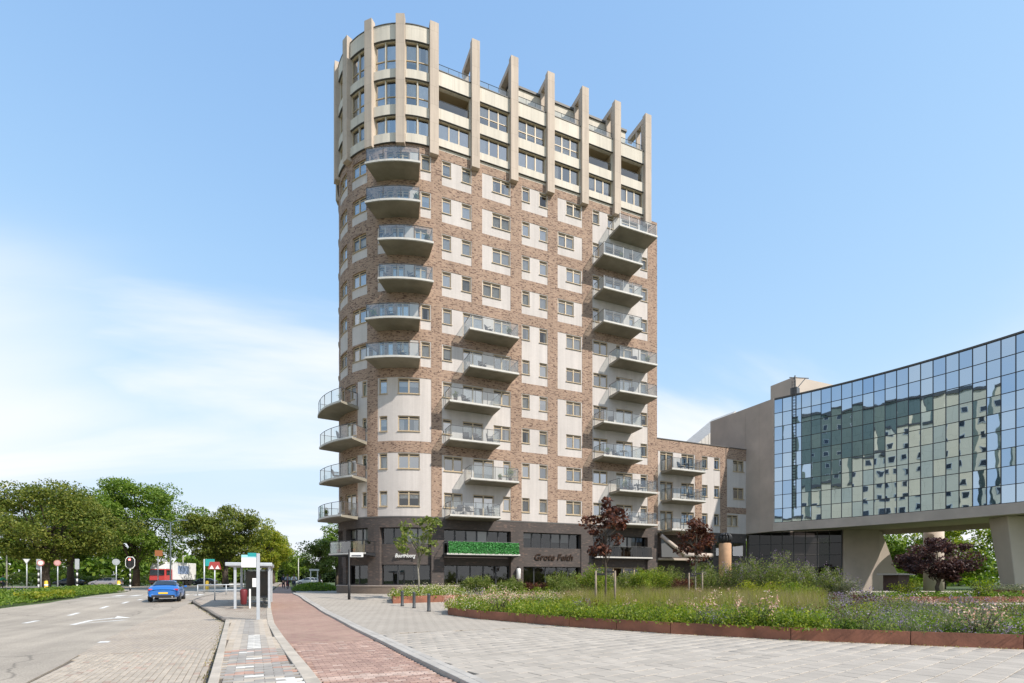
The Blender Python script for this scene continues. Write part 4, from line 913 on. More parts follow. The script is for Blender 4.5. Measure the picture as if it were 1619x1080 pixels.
def tree(name, base, h, rx, zc0, nclump, nleaf, lsize, lm, bark, label, cat='tree', group=None, trunk=.3, clump=1.0, seed=0, ry=None, top=.55, shape=1.0):
    global rng
    rng = np.random.default_rng(seed+100); rnd = random.Random(seed)
    root = empty(name, base, label, cat, group); bx, by, bz = base; ry = ry or rx
    zc = (zc0+h)/2; rz = (h-zc0)/2
    C = []
    while len(C) < nclump:
        p = np.array([rnd.uniform(-1,1) for _ in range(3)]); r = np.linalg.norm(p)
        if r > 1: continue
        if r < .5 and rnd.random() < .6: continue
        wob = 1+.16*math.sin(3.1*math.atan2(p[1],p[0])+seed)+.13*math.sin(5.3*p[2]+seed*2.1)
        wid = 1-shape*.35*max(0, p[2])**2-shape*.22*max(0,-p[2])
        C.append((p[0]*rx*.86*wob*wid, p[1]*ry*.86*wob*wid, zc+p[2]*rz*.92))
    C = np.array(C)
    m = MB(); tz = zc0+rz*.9
    bend = [(rnd.uniform(-.15,.15), rnd.uniform(-.15,.15)) for _ in range(4)]
    tp = [(bx, by, bz-.1)]+[(bx+bend[i][0]*trunk*4, by+bend[i][1]*trunk*4, bz+tz*(i+1)/4) for i in range(4)]
    m.tube(tp, [trunk*1.25, trunk*.95, trunk*.8, trunk*.6, trunk*.35], 10)
    m.build('trunk', bark, root, True)
    m = MB()
    idx = rnd.sample(range(nclump), min(nclump, 22))
    for i in idx:
        c = C[i]; z0 = bz+zc0*.75+rnd.random()*(tz-zc0*.75); f = z0/(bz+tz)
        s_ = Vector((bx, by, z0)); e = Vector((bx+c[0], by+c[1], bz+c[2])); mid_ = s_.lerp(e, .5)+Vector((rnd.uniform(-.3,.3), rnd.uniform(-.3,.3), rnd.uniform(0,.08)*h))
        m.tube([s_, mid_, e], [trunk*.38, trunk*.22, trunk*.05], 6)
    m.build('limbs', bark, root, True)
    per = nleaf//nclump; off = rng.normal(size=(nclump, per, 3)); off /= np.linalg.norm(off, axis=2)[:,:,None]
    off *= (rng.uniform(.25, 1, (nclump, per, 1))**.5)*clump*rng.uniform(.6,1.3,(nclump,1,1)); off[:,:,2] *= .62
    L_ = (C[:,None,:]+off).reshape(-1,3)+np.array([bx,by,bz]); nr = off.reshape(-1,3)/clump+np.array([0,0,.5])
    V, F = leaves_arr(L_, lsize, .62, .3, nr); npmesh('crown', V, F, lm, root)
    return root
LM = {'green': leafmat('leaf_green', (.08,.145,.018), (.13,.21,.027), (.23,.30,.05)),
      'olive': leafmat('leaf_olive', (.075,.11,.018), (.14,.18,.028), (.25,.25,.05)),
      'yellow': leafmat('leaf_yellow', (.15,.20,.02), (.24,.28,.03), (.36,.34,.05), .45),
      'bright': leafmat('leaf_bright', (.10,.165,.018), (.18,.25,.03), (.32,.34,.055), .45),
      'red': leafmat('leaf_red', (.05,.022,.018), (.09,.036,.026), (.20,.075,.04), .3),
      'rust': leafmat('leaf_rust', (.05,.018,.014), (.10,.032,.02), (.16,.07,.03), .3),
      'purple': leafmat('leaf_purple', (.038,.019,.020), (.065,.030,.028), (.12,.055,.04), .25),
      'shrub': leafmat('leaf_shrub', (.09,.14,.025), (.15,.20,.04), (.27,.28,.09), .4),
      'grey': leafmat('leaf_grey', (.12,.145,.07), (.17,.195,.10), (.27,.26,.16), .3),
      'dark': leafmat('leaf_dark', (.018,.035,.012), (.03,.055,.016), (.05,.075,.02))}
M_bark = mat('bark', (.11,.085,.065), .95, noise=4, var=.4, bump=.6)
M_bark2 = mat('pale_bark', (.26,.24,.20), .9, noise=5, var=.3, bump=.4)
tree('broad_tree', (-28.1,84,.4), 13.6, 8.8, 2.9, 90, 36000, .30, LM['olive'], M_bark, 'broad dark olive tree with one thick trunk behind the verge hedge', trunk=.45, clump=1.9, seed=1)
tree('broad_tree', (-23.5,106,.4), 18.4, 12.2, 3.0, 110, 44000, .36, LM['green'], M_bark, 'tallest green tree, rising behind the red traffic light', trunk=.5, clump=2.2, seed=2)
tree('broad_tree', (-34,112,.4), 16.5, 8, 3.0, 60, 18000, .42, LM['green'], M_bark, 'green tree between the broad olive tree and the tallest tree', trunk=.5, clump=2.1, seed=12)
tree('broad_tree', (-52,104,.4), 12.5, 8, 3.0, 50, 10000, .5, LM['olive'], M_bark, 'olive tree half hidden beyond the broad tree', trunk=.45, clump=2.0, seed=13)
tree('broad_tree', (-8.6,91,.4), 12.6, 6.4, 3.0, 76, 28000, .30, LM['olive'], M_bark, 'olive tree standing behind the bus shelter', trunk=.35, clump=1.5, seed=3)
tree('broad_tree', (-11.2,113,.4), 9.5, 4.4, 2.2, 40, 7000, .4, LM['bright'], M_bark, 'lower light green tree beside the lorry', trunk=.25, clump=1.4, seed=14)
for i, (X, Y, h_) in enumerate(((-3.6,108,12.3),(-3.5,124,12.6),(-3.2,142,12.8),(-3.4,165,13))):
    tree('avenue_tree', (X,Y,.4), h_, 4.5, 2.6, 44, 8000-1200*i, .38+.04*i, LM['yellow'], M_bark, ['yellow green avenue tree first in the row along the red path', 'second yellow green tree in the row along the red path', 'third yellow green tree in the row along the red path', 'last yellow green tree in the row along the red path'][i], group='trees along the path', trunk=.25, clump=1.35, seed=20+i)
tree('small_tree', (4.6,84,.4), 7.6, 3.3, 1.6, 36, 7000, .3, LM['shrub'], M_bark, 'small round light green tree beside the path behind the tower', trunk=.2, clump=1.1, seed=30)
tree('small_tree', (7.6,92,.4), 11.5, 3.6, 2.2, 40, 7000, .34, LM['green'], M_bark, 'taller green tree rising behind the corner balconies of the tower', trunk=.25, clump=1.3, seed=31)
tree('small_tree', (1.2,128,.4), 8.5, 4.0, 1.6, 36, 5000, .4, LM['green'], M_bark, 'dark green tree where the path vanishes', trunk=.25, clump=1.4, seed=32)
for i, (X, Y, h_, r_) in enumerate(((72,46,9.5,5.0),(78,40,10,5.5),(83,33,9.5,5.2),(70,52,9,4.6),(90,30,10,6),(76,22,9,5))):
    tree('park_tree', (X,Y,.4), h_, r_, .6, 44, 9000, .36, LM['bright'] if i in (1, 2, 4) else LM['green'], M_bark, ['dark green park tree seen beyond the tapering pier','bright green park tree between the round column and the pier','bright green park tree beyond the round column','deep green park tree hidden furthest behind the pier','bright green park tree beside the slanting pillar','green park tree beyond the slanting pillar'][i], group='park trees beyond the office', trunk=.28, clump=1.5, seed=40+i)
# ---- far belt of wood behind the crossing
rng = np.random.default_rng(5)
def mass(name, n, fx, size, lm, label=None, cat=None, kind='stuff', asp=.6, parent=None, up=.3):
    C = fx(n); V, F = leaves_arr(C, size, asp, up); return npmesh(name, V, F, lm, parent, label=label, cat=cat, kind=kind)
def belt(x0, x1, y0, y1, h_):
    def f(n):
        X = rng.uniform(x0, x1, n); Y = rng.uniform(y0, y1, n); H_ = h_*(.62+.25*np.sin(X*.31+1)+.13*np.sin(X*.93+Y*.2)); Z = .3+H_*rng.uniform(0,1,n)**.7
        return np.stack([X,Y,Z], 1)
    return f
mass('far_wood', 30000, belt(-150, -18, 150, 170, 11), 1.15, LM['green'], 'distant belt of green wood behind the crossing', 'wood')
mass('far_wood', 9000, belt(-110, -24, 118, 121, 3.4), .45, LM['shrub'], 'light green shrub border under the trees across the crossing', 'shrubs')
mass('far_wood', 9000, belt(-26, -3, 176, 186, 10), 1.0, LM['green'], 'green wood closing the far road behind the lorry', 'wood')
mass('far_wood', 12000, belt(-12, 30, 190, 205, 9), 1.0, LM['dark'], 'dark distant wood at the end of the path', 'wood')
mass('far_wood', 20000, belt(60, 130, 52, 75, 9), .9, LM['green'], 'green wood beyond the office piers', 'wood')
# ---- verge hedge on the left
HL = [(-13.3,30),(-13.3,34),(-13.0,38),(-13.6,44),(-14.6,53),(-15.6,66)]
def hedge_pts(n):
    Y = rng.uniform(24, 66, n); X = np.array([interp(HL, q) for q in Y]); u = rng.uniform(0,1,n)
    wdt = np.where(Y > 45, 2.6, 5.2)
    H_ = .62*(.75+.25*np.sin(Y*.8)+.18*np.sin(Y*2.3+u*6))*np.minimum(1, u*6+.35)
    return np.stack([X-u*wdt, Y, np.array([zg(q) for q in Y])-.1+H_*rng.uniform(.1,1.05,n)**.6], 1)
mass('verge_hedge', 42000, hedge_pts, .13, LM['green'], 'low green hedge along the verge across the road', 'hedge', kind=None)
mass('verge_hedge', 1500, lambda n: (lambda Y, u: np.stack([np.array([interp(HL, q) for q in Y])-.05-u*1.1, Y, np.array([zg(q) for q in Y])+.05+.35*rng.uniform(0,1,n)], 1))(rng.uniform(38,47,n), rng.uniform(0,1,n)), .2, LM['yellow'], 'dry yellow leaves in front of the hedge', 'leaves')
mass('corner_shrub', 7000, lambda n: (lambda a, r, z: np.stack([2.6+r*2.2*np.cos(a), 56+r*3.0*np.sin(a), .4+z*.85*np.sqrt(np.maximum(.05,1-r*r))], 1))(rng.uniform(0,6.283,n), rng.uniform(0,1,n)**.5, rng.uniform(.2,1,n)), .16, LM['green'], 'dark green low shrub bed beside the tower corner', 'shrub', kind=None)
# ---- rusty steel planters
M_corten = mat('corten', (.26,.105,.062), .8, noise=1.1, var=.42, bump=.35, coords='pos')
M_soil = mat('soil', (.05,.038,.028), .95, noise=4, var=.4, coords='pos')
def planter(name, front, back, h_, label, base=None):
    poly = front+back; cx_ = sum(p[0] for p in poly)/len(poly); cy_ = sum(p[1] for p in poly)/len(poly)
    root = empty(name, (cx_, cy_, 0), label, 'planter')
    n = len(poly)
    for i in range(n):
        a, b = Vector(poly[i]), Vector(poly[(i+1) % n]); d = (b-a); ln = d.length; d.normalize(); nv = Vector((-d.y, d.x))
        k = max(1, round(ln/2.2))
        for j in range(k):
            p, q = a+d*(ln*j/k+.009), a+d*(ln*(j+1)/k-.009); z0a, z0b = zg(p.y)-.05, zg(q.y)-.05
            m = MB(); m.hexa([(p.x,p.y,z0a),(q.x,q.y,z0b),(q.x+nv.x*.05,q.y+nv.y*.05,z0b),(p.x+nv.x*.05,p.y+nv.y*.05,z0a)], [(p.x,p.y,z0a+h_+.05),(q.x,q.y,z0b+h_+.05),(q.x+nv.x*.05,q.y+nv.y*.05,z0b+h_+.05),(p.x+nv.x*.05,p.y+nv.y*.05,z0a+h_+.05)]); m.build('steel_plate', M_corten, root)
    m = MB(); m.face([(p[0],p[1],zg(p[1])+h_-.09) for p in poly]); m.build('soil', M_soil, root)
    return poly
def inpoly(poly):
    P_ = np.array(poly)
    def f(X, Y):
        r = np.zeros(len(X), bool); j = len(P_)-1
        for i in range(len(P_)):
            xi, yi = P_[i]; xj, yj = P_[j]; c = ((yi > Y) != (yj > Y)) & (X < (xj-xi)*(Y-yi)/(yj-yi+1e-12)+xi); r ^= c; j = i
        return r
    return f
P1 = planter('steel_planter', PF[1:-1], [(26,7),(26.6,14),(26.8,18.9),(31,20.4),(33.5,22.5),(31.5,26.5),(26,29),(20,29.8),(15,29.5),(10,27.6),(7.2,24.6)], .33, 'long low rusty steel planter curving round the flower bed on the plaza')
P2 = planter('steel_planter', [(5.75,31.2),(8.9,31.7),(13,31.9),(20,32.4),(30.5,33.2)], [(30.5,38.6),(13,38.6),(8,37.2),(6.1,33.6)], .42, 'rusty steel planter in front of the tower entrance')
P3 = planter('steel_planter', [(26.9,16.4),(33.9,13.4)], [(34.9,15.5),(27.8,18.6)], .72, 'short rusty steel planter holding the purple leaved tree')
P4 = planter('steel_planter', [(36.2,14.9),(45,10.9)], [(46,13.2),(37.2,17.1)], .98, 'taller rusty steel planter under the slanting pillar')
def zone(poly, n, cond=None, inset=0):
    f = inpoly(poly); A_ = np.array(poly); lo, hi = A_.min(0), A_.max(0); out_ = []
    tot = 0
    while tot < n:
        X = rng.uniform(lo[0], hi[0], n*2); Y = rng.uniform(lo[1], hi[1], n*2); k = f(X, Y)
        if cond is not None: k &= cond(X, Y)
        out_.append(np.stack([X[k], Y[k]], 1)); tot += k.sum()
    return np.concatenate(out_)[:n]
vz = np.vectorize(zg)
def along(X, Y): return X*.918-Y*.396, X*.3955+Y*.9184   # lateral, depth (for zoning the bed along the plaza)
def tuft_field(name, poly, ntuft, per, h_, rad, lm, cond, label, kind_='blade', lsize=.06, zoff=.24, cat='plants', hv=.5):
    c = zone(poly, ntuft, cond); th_ = h_*rng.uniform(1-hv,1+hv,ntuft)
    a = rng.uniform(0,6.283,(ntuft,per)); r = rad*np.sqrt(rng.uniform(0,1,(ntuft,per)))
    X = c[:,0][:,None]+r*np.cos(a); Y = c[:,1][:,None]+r*np.sin(a); Z0 = vz(c[:,1])[:,None]+zoff+0*X
    if kind_ == 'blade':
        B = np.stack([X,Y,Z0], 2).reshape(-1,3); hh = np.repeat(th_, per); V, F = blades_arr(B, hh, lsize)
    else:
        Z = Z0+th_[:,None]*rng.uniform(.12,1,(ntuft,per))*np.sqrt(np.maximum(.1,1-(r/rad)**2*.8)); Cc = np.stack([X,Y,Z], 2).reshape(-1,3); V, F = leaves_arr(Cc, lsize, .5, .3)
    return npmesh(name, V, F, lm, label=label, cat=cat, kind='stuff')
rng = np.random.default_rng(77)
lat = lambda X, Y: along(X, Y)[0]/along(X, Y)[1]      # tangent of bearing
M_fl_pink = leafmat('petal_pink', (.55,.30,.24), (.68,.45,.36), (.78,.66,.50), .3)
M_fl_cream = leafmat('petal_cream', (.66,.60,.34), (.76,.70,.48), (.8,.78,.62), .3)
M_lav = leafmat('petal_lavender', (.24,.18,.30), (.33,.26,.39), (.44,.37,.47), .3)
M_straw = leafmat('leaf_straw', (.20,.17,.07), (.28,.24,.10), (.36,.31,.16), .4)
def fd(X, Y):
    d = np.full(np.shape(X), 1e9)
    for (xa, ya), (xb, yb) in zip(PF[:-1], PF[1:]):
        t = np.clip(((X-xa)*(xb-xa)+(Y-ya)*(yb-ya))/((xb-xa)**2+(yb-ya)**2), 0, 1); d = np.minimum(d, np.hypot(X-xa-t*(xb-xa), Y-ya-t*(yb-ya)))
    return d
left_ = lambda X, Y: lat(X, Y) < .14
mid_c = lambda X, Y: (lat(X, Y) >= .10) & (lat(X, Y) < .60)
right_ = lambda X, Y: lat(X, Y) >= .40
tuft_field('ground_cover', P1, 1500, 34, .42, .24, LM['bright'], left_, 'yellow green leafy ground cover at the tip of the long planter', 'leaf', .10)
tuft_field('ground_cover', P1, 620, 16, .52, .25, M_fl_cream, lambda X, Y: left_(X, Y) & (Y > 20), 'cream and pink flower heads over the ground cover', 'leaf', .055)
tuft_field('ground_cover', P1, 700, 16, .58, .3, M_fl_pink, lambda X, Y: left_(X, Y) & (Y > 21.5), 'pale pink flower heads at the tip of the long planter', 'leaf', .06)
tuft_field('ground_cover', P1, 700, 44, .42, .24, LM['bright'], lambda X, Y: mid_c(X, Y) & (fd(X, Y) < 2.6), 'bright green edging in the middle of the long planter', 'leaf', .085)
tuft_field('ground_cover', P1, 1700, 34, .46, .24, LM['shrub'], mid_c, 'mixed green ground cover in the middle of the long planter', 'leaf', .085)
tuft_field('meadow_grass', P1, 1500, 40, .62, .16, M_straw, lambda X, Y: mid_c(X, Y) & (fd(X, Y) > 3.0), 'tall straw green ornamental grass in the long planter', 'blade', .007)
tuft_field('meadow_grass', P1, 1300, 40, .55, .16, LM['yellow'], lambda X, Y: mid_c(X, Y) & (fd(X, Y) > 2.2), 'yellow green ornamental grass in the long planter', 'blade', .008)
tuft_field('ground_cover', P1, 900, 40, .36, .22, LM['green'], lambda X, Y: right_(X, Y) & (Y < 13), 'green leafy edging behind the long planter wall', 'leaf', .075)
pt = lambda X, Y: (np.sin(X*1.25+.6*np.sin(Y*.9)+2)+np.sin(Y*1.15+X*.55))
tuft_field('lavender', P1, 1700, 34, .36, .18, LM['grey'], lambda X, Y: (lat(X, Y) > .34) & (pt(X, Y) > -.5), 'grey green lavender stems in the long planter', 'blade', .006)
tuft_field('ground_cover', P1, 900, 44, .44, .3, LM['shrub'], lambda X, Y: (lat(X, Y) > .34) & (pt(X, Y) < -.1), 'light green leafy patches between the lavender', 'leaf', .08)
tuft_field('ground_cover', P1, 500, 40, .5, .28, LM['rust'], lambda X, Y: (lat(X, Y) > .45) & (pt(X, Y) > .9), 'reddish brown seed heads between the lavender', 'leaf', .05)
tuft_field('lavender', P1, 1700, 22, .40, .2, M_lav, lambda X, Y: (lat(X, Y) > .36) & (pt(X, Y) > -.2), 'purple lavender flowers in the long planter', 'leaf', .042, zoff=.32)
tuft_field('ground_cover', P2, 900, 34, .5, .3, LM['bright'], None, 'green ground cover in the planter before the entrance', 'leaf', .13)
tuft_field('ground_cover', P2, 420, 14, .6, .3, M_fl_cream, lambda X, Y: X < 14, 'cream flowers in the planter before the entrance', 'leaf', .07)
tuft_field('ground_cover', P3, 300, 40, .3, .25, LM['green'], None, 'green cover in the short planter', 'leaf', .09, zoff=.6)
tuft_field('ground_cover', P4, 300, 40, .4, .25, LM['grey'], None, 'grey cover in the taller planter', 'leaf', .09, zoff=.88)
LAWN = [(27,20),(34,17),(44,13),(48,22),(44,34),(34,34),(31,30)]
m = MB(); m.face([(a,b,zg(b)+.02) for a,b in LAWN]); 
# ---- shrubs, each its own
def shrub(name, X, Y, h_, r_, n, lsize, lm, label, group=None, seed=0, stems=14, tips=None, z0=None):
    global rng
    rng = np.random.default_rng(seed+900); rnd = random.Random(seed); bz = (zg(Y)+.22) if z0 is None else z0
    root = empty(name, (X,Y,bz), label, 'shrub', group)
    m = MB(); ends = []
    for i in range(stems):
        a = rnd.uniform(0,6.283); l = rnd.uniform(.25,1)**.6*r_; hh = h_*rnd.uniform(.6,1.08)*(1-.35*(l/r_)**2)
        p0 = Vector((X+.1*math.cos(a), Y+.1*math.sin(a), bz-.05)); p2 = Vector((X+l*math.cos(a), Y+l*math.sin(a), bz+hh)); p1 = p0.lerp(p2, .5)+Vector((0,0,.12*hh))
        m.tube([p0,p1,p2], [.02,.014,.005], 5); ends.append((p0,p1,p2))
    m.build('stems', M_bark, root)
    C = []; per = n//stems
    for p0, p1, p2 in ends:
        t = rng.uniform(.12,1.02,per); q = ((1-t)**2)[:,None]*np.array(p0)+(2*t*(1-t))[:,None]*np.array(p1)+(t**2)[:,None]*np.array(p2)
        C.append(q+rng.normal(size=(per,3))*np.array([1,1,.8])*(.09+.16*r_*(1.1-t))[:,None])
    C = np.concatenate(C); C[:,2] = np.maximum(C[:,2], bz-.04); V, F = leaves_arr(C, lsize, .42, .2); npmesh('foliage', V, F, lm, root)
    if tips:
        C = np.concatenate([np.array(e[2])+rng.normal(size=(16,3))*np.array([.06,.06,.14]) for e in ends]); V, F = leaves_arr(C, .07, .5, .2); npmesh('flower_spikes', V, F, tips, root, kind='stuff')
    return root
SH = [(12.2,34.4,1.5,1.3,'shrub',0),(14.6,34.2,1.3,1.2,'shrub',0),(16.8,34.6,.95,.9,'rust',0),(18.4,33.6,1.7,1.4,'shrub',0),(20.6,34.2,1.7,1.6,'shrub',0),(23.0,33.4,2.0,1.5,'shrub',1),(17.0,26.8,2.3,1.1,'bright',0),(15.6,27.4,1.3,1.0,'shrub',0),(20.0,33.0,1.2,1.2,'rust',0)]
SH2 = [(24.6,32.6,2.0,1.5,'bright',0),(26.6,33.8,2.2,1.7,'bright',0),(29.0,34.6,2.3,1.6,'shrub',0),(28.2,31.2,1.6,1.3,'rust',0),(25.6,26.2,2.9,2.0,'shrub',1),(27.6,25.4,2.5,1.8,'grey',1),(27.6,23.6,3.2,2.0,'shrub',1),(29.6,23.6,2.6,1.8,'shrub',1),(24.6,21.6,1.3,1.5,'yellow',0),(31.2,23.2,2.5,1.8,'shrub',1),(32.2,22.4,1.9,1.4,'grey',1),(25.2,19.8,1.2,1.2,'bright',0)]
desc = {'shrub':'light green arching shrub','rust':'rust red shrub','bright':'bright green upright shrub','grey':'grey green shrub','yellow':'yellow green shrub'}
where = ['below the green balcony screen','left of the entrance lettering','beside the white wall lantern','in front of the entrance door','under the entrance lettering','at the last letters of the name','tall beside the staked red maple','low at the rear edge of the long planter','small, between two green shrubs at the entrance',
 'right of the staked red maple','in front of the corner column of the tower','below the wing balconies','low, behind the second staked tree','in the middle of the plaza bed, in flower','behind the lavender, in flower','tallest of the plaza bed, in flower','with purple spikes before the dark lobby glass','spreading low behind the lavender','with loose purple spikes near the concrete pier','smallest of the flowering ones by the pier','compact, among the butterfly bushes']
M_budd = leafmat('petal_buddleia', (.22,.14,.26), (.34,.24,.36), (.42,.36,.42), .3)
for i, (X, Y, h_, r_, c, fl) in enumerate(SH+SH2):
    shrub('shrub', X, Y, h_, r_, int(4200*r_), .12 if Y > 30 else .105, LM[c], desc[c]+' '+where[i], 'shrubs in the planters', seed=i, stems=int(18*r_), tips=M_budd if fl else None)
# ---- mounds and tall tussocks that break up the bed
MD = [('bright','fresh green mounded perennial in the long planter',.55,.55),('shrub','pale green mounded perennial in the long planter',.75,.6),('grey','silvery mounded perennial in the long planter',.6,.5),('rust','rusty brown perennial in the long planter',.7,.42),('yellow','yellow mounded perennial in the long planter',.6,.5)]
rs = np.random.default_rng(41); spots = zone(P1, 400, lambda X, Y: (fd(X, Y) > .55) & (lat(X, Y) < .98))
keep_ = []
for q in spots:
    if all(math.hypot(q[0]-p[0], q[1]-p[1]) > 1.35 for p in keep_): keep_.append(q)
for i, q in enumerate(keep_[:64]):
    c, l, h_, r_ = MD[int(rs.integers(0, 5))]; f_ = float(rs.uniform(.7,1.35)); dd = q[0]*.3955+q[1]*.9184
    ln_ = 'at the planter tip' if lat(*q) < .12 else ('in the grassy middle' if lat(*q) < .42 else 'at the lavender end'); dp_ = 'by the steel edge' if fd(*q) < 1.6 else ('behind the steel edge' if fd(*q) < 4.5 else 'among taller plants')
    l = ('large ' if f_ > 1.1 else ('small ' if f_ < .85 else ''))+l.split(' in the')[0]+(' with pink flowers' if i % 4 == 0 else (' with purple flowers' if i % 5 == 1 else ''))+' '+dp_+' '+ln_
    shrub('perennial', float(q[0]), float(q[1]), h_*f_, r_*f_, int(900*r_*f_) if dd < 20 else int(500*r_*f_), .075 if dd < 20 else .10, LM[c], l, 'mounds of perennials in the long planter', seed=200+i, stems=12, tips=M_fl_pink if i % 4 == 0 else (M_lav if i % 5 == 1 else None))
# ---- staked young trees
M_stake = mat('stake_wood', (.26,.21,.16), .9, noise=6, var=.3)
M_band = mat('rubber_band', (.015,.015,.015), .7)
def stakes(X, Y, z, label, sep_=.45, h_=1.75):
    root = empty('tree_stakes', (X,Y,z), label, 'tree stakes', 'stakes of the young trees')
    pts = [(X-sep_*.918, Y+sep_*.396), (X+sep_*.918, Y-sep_*.396)]
    for p in pts: m = MB(); m.tube([(p[0],p[1],z-.1),(p[0],p[1],z+h_)], .045, 8); m.build('stake', M_stake, root, True)
    for s_, zz_ in ((0,h_-.16),(1,h_-.05)): m = MB(); m.obox(((pts[s_][0]+X)/2, (pts[s_][1]+Y)/2, z+zz_), (sep_+.1,.05,.09), math.atan2(-.396,.918)); m.build('strap', M_band, root)
    return root
tree('red_maple', (12.75,19.3,.3), 4.95, .98, 2.1, 30, 1700, .17, LM['red'], M_bark, 'young dark red maple staked in the long planter', trunk=.045, clump=.36, seed=51, shape=.5)
stakes(12.75, 19.3, .25, 'pair of wooden stakes holding the dark red maple', .42, 1.7)
tree('red_maple', (22.6,24.5,.3), 5.4, 1.0, 2.0, 30, 1700, .18, LM['rust'], M_bark2, 'thin rust red young tree staked before the low wing', trunk=.04, clump=.45, seed=52, shape=.4)
stakes(22.6, 24.5, .25, 'pair of wooden stakes holding the rust red young tree', .4, 1.7)
tree('young_plane', (7.7,33.0,.55), 5.5, 1.9, 1.9, 20, 1000, .21, LM['shrub'], M_bark2, 'thin young green tree in front of the shop window', trunk=.06, clump=.42, seed=53, shape=-.3)
tree('purple_tree', (31.2,16.2,.75), 2.9, 2.0, .7, 46, 9000, .14, LM['purple'], M_bark, 'wide dark purple leaved small tree in the short planter', trunk=.09, clump=.5, seed=54, shape=.3)
tree('bare_red_tree', (39.6,14.6,.9), 5.0, 1.5, 2.6, 26, 520, .12, LM['rust'], M_bark, 'sparse reddish young tree staked by the slanting pillar', trunk=.05, clump=.5, seed=55)
stakes(39.6, 14.6, .85, 'stakes of the sparse reddish tree by the slanting pillar', .5, 1.5)
shrub('shrub', 29.6, 16.9, .95, .8, 1500, .09, LM['yellow'], 'yellow flowering low bush on a dark stem by the short planter', 'shrubs in the planters', 70, z0=.6)
shrub('shrub', 32.1, 14.7, 1.3, .5, 900, .10, LM['bright'], 'bright green bush in front of the purple tree', 'shrubs in the planters', 71, z0=.5)
shrub('shrub', 58.5, 36.5, 3.4, 1.5, 2500, .24, LM['yellow'], 'tall yellow green bush beside the buttress', 'shrubs in the planters', 72, z0=.4)
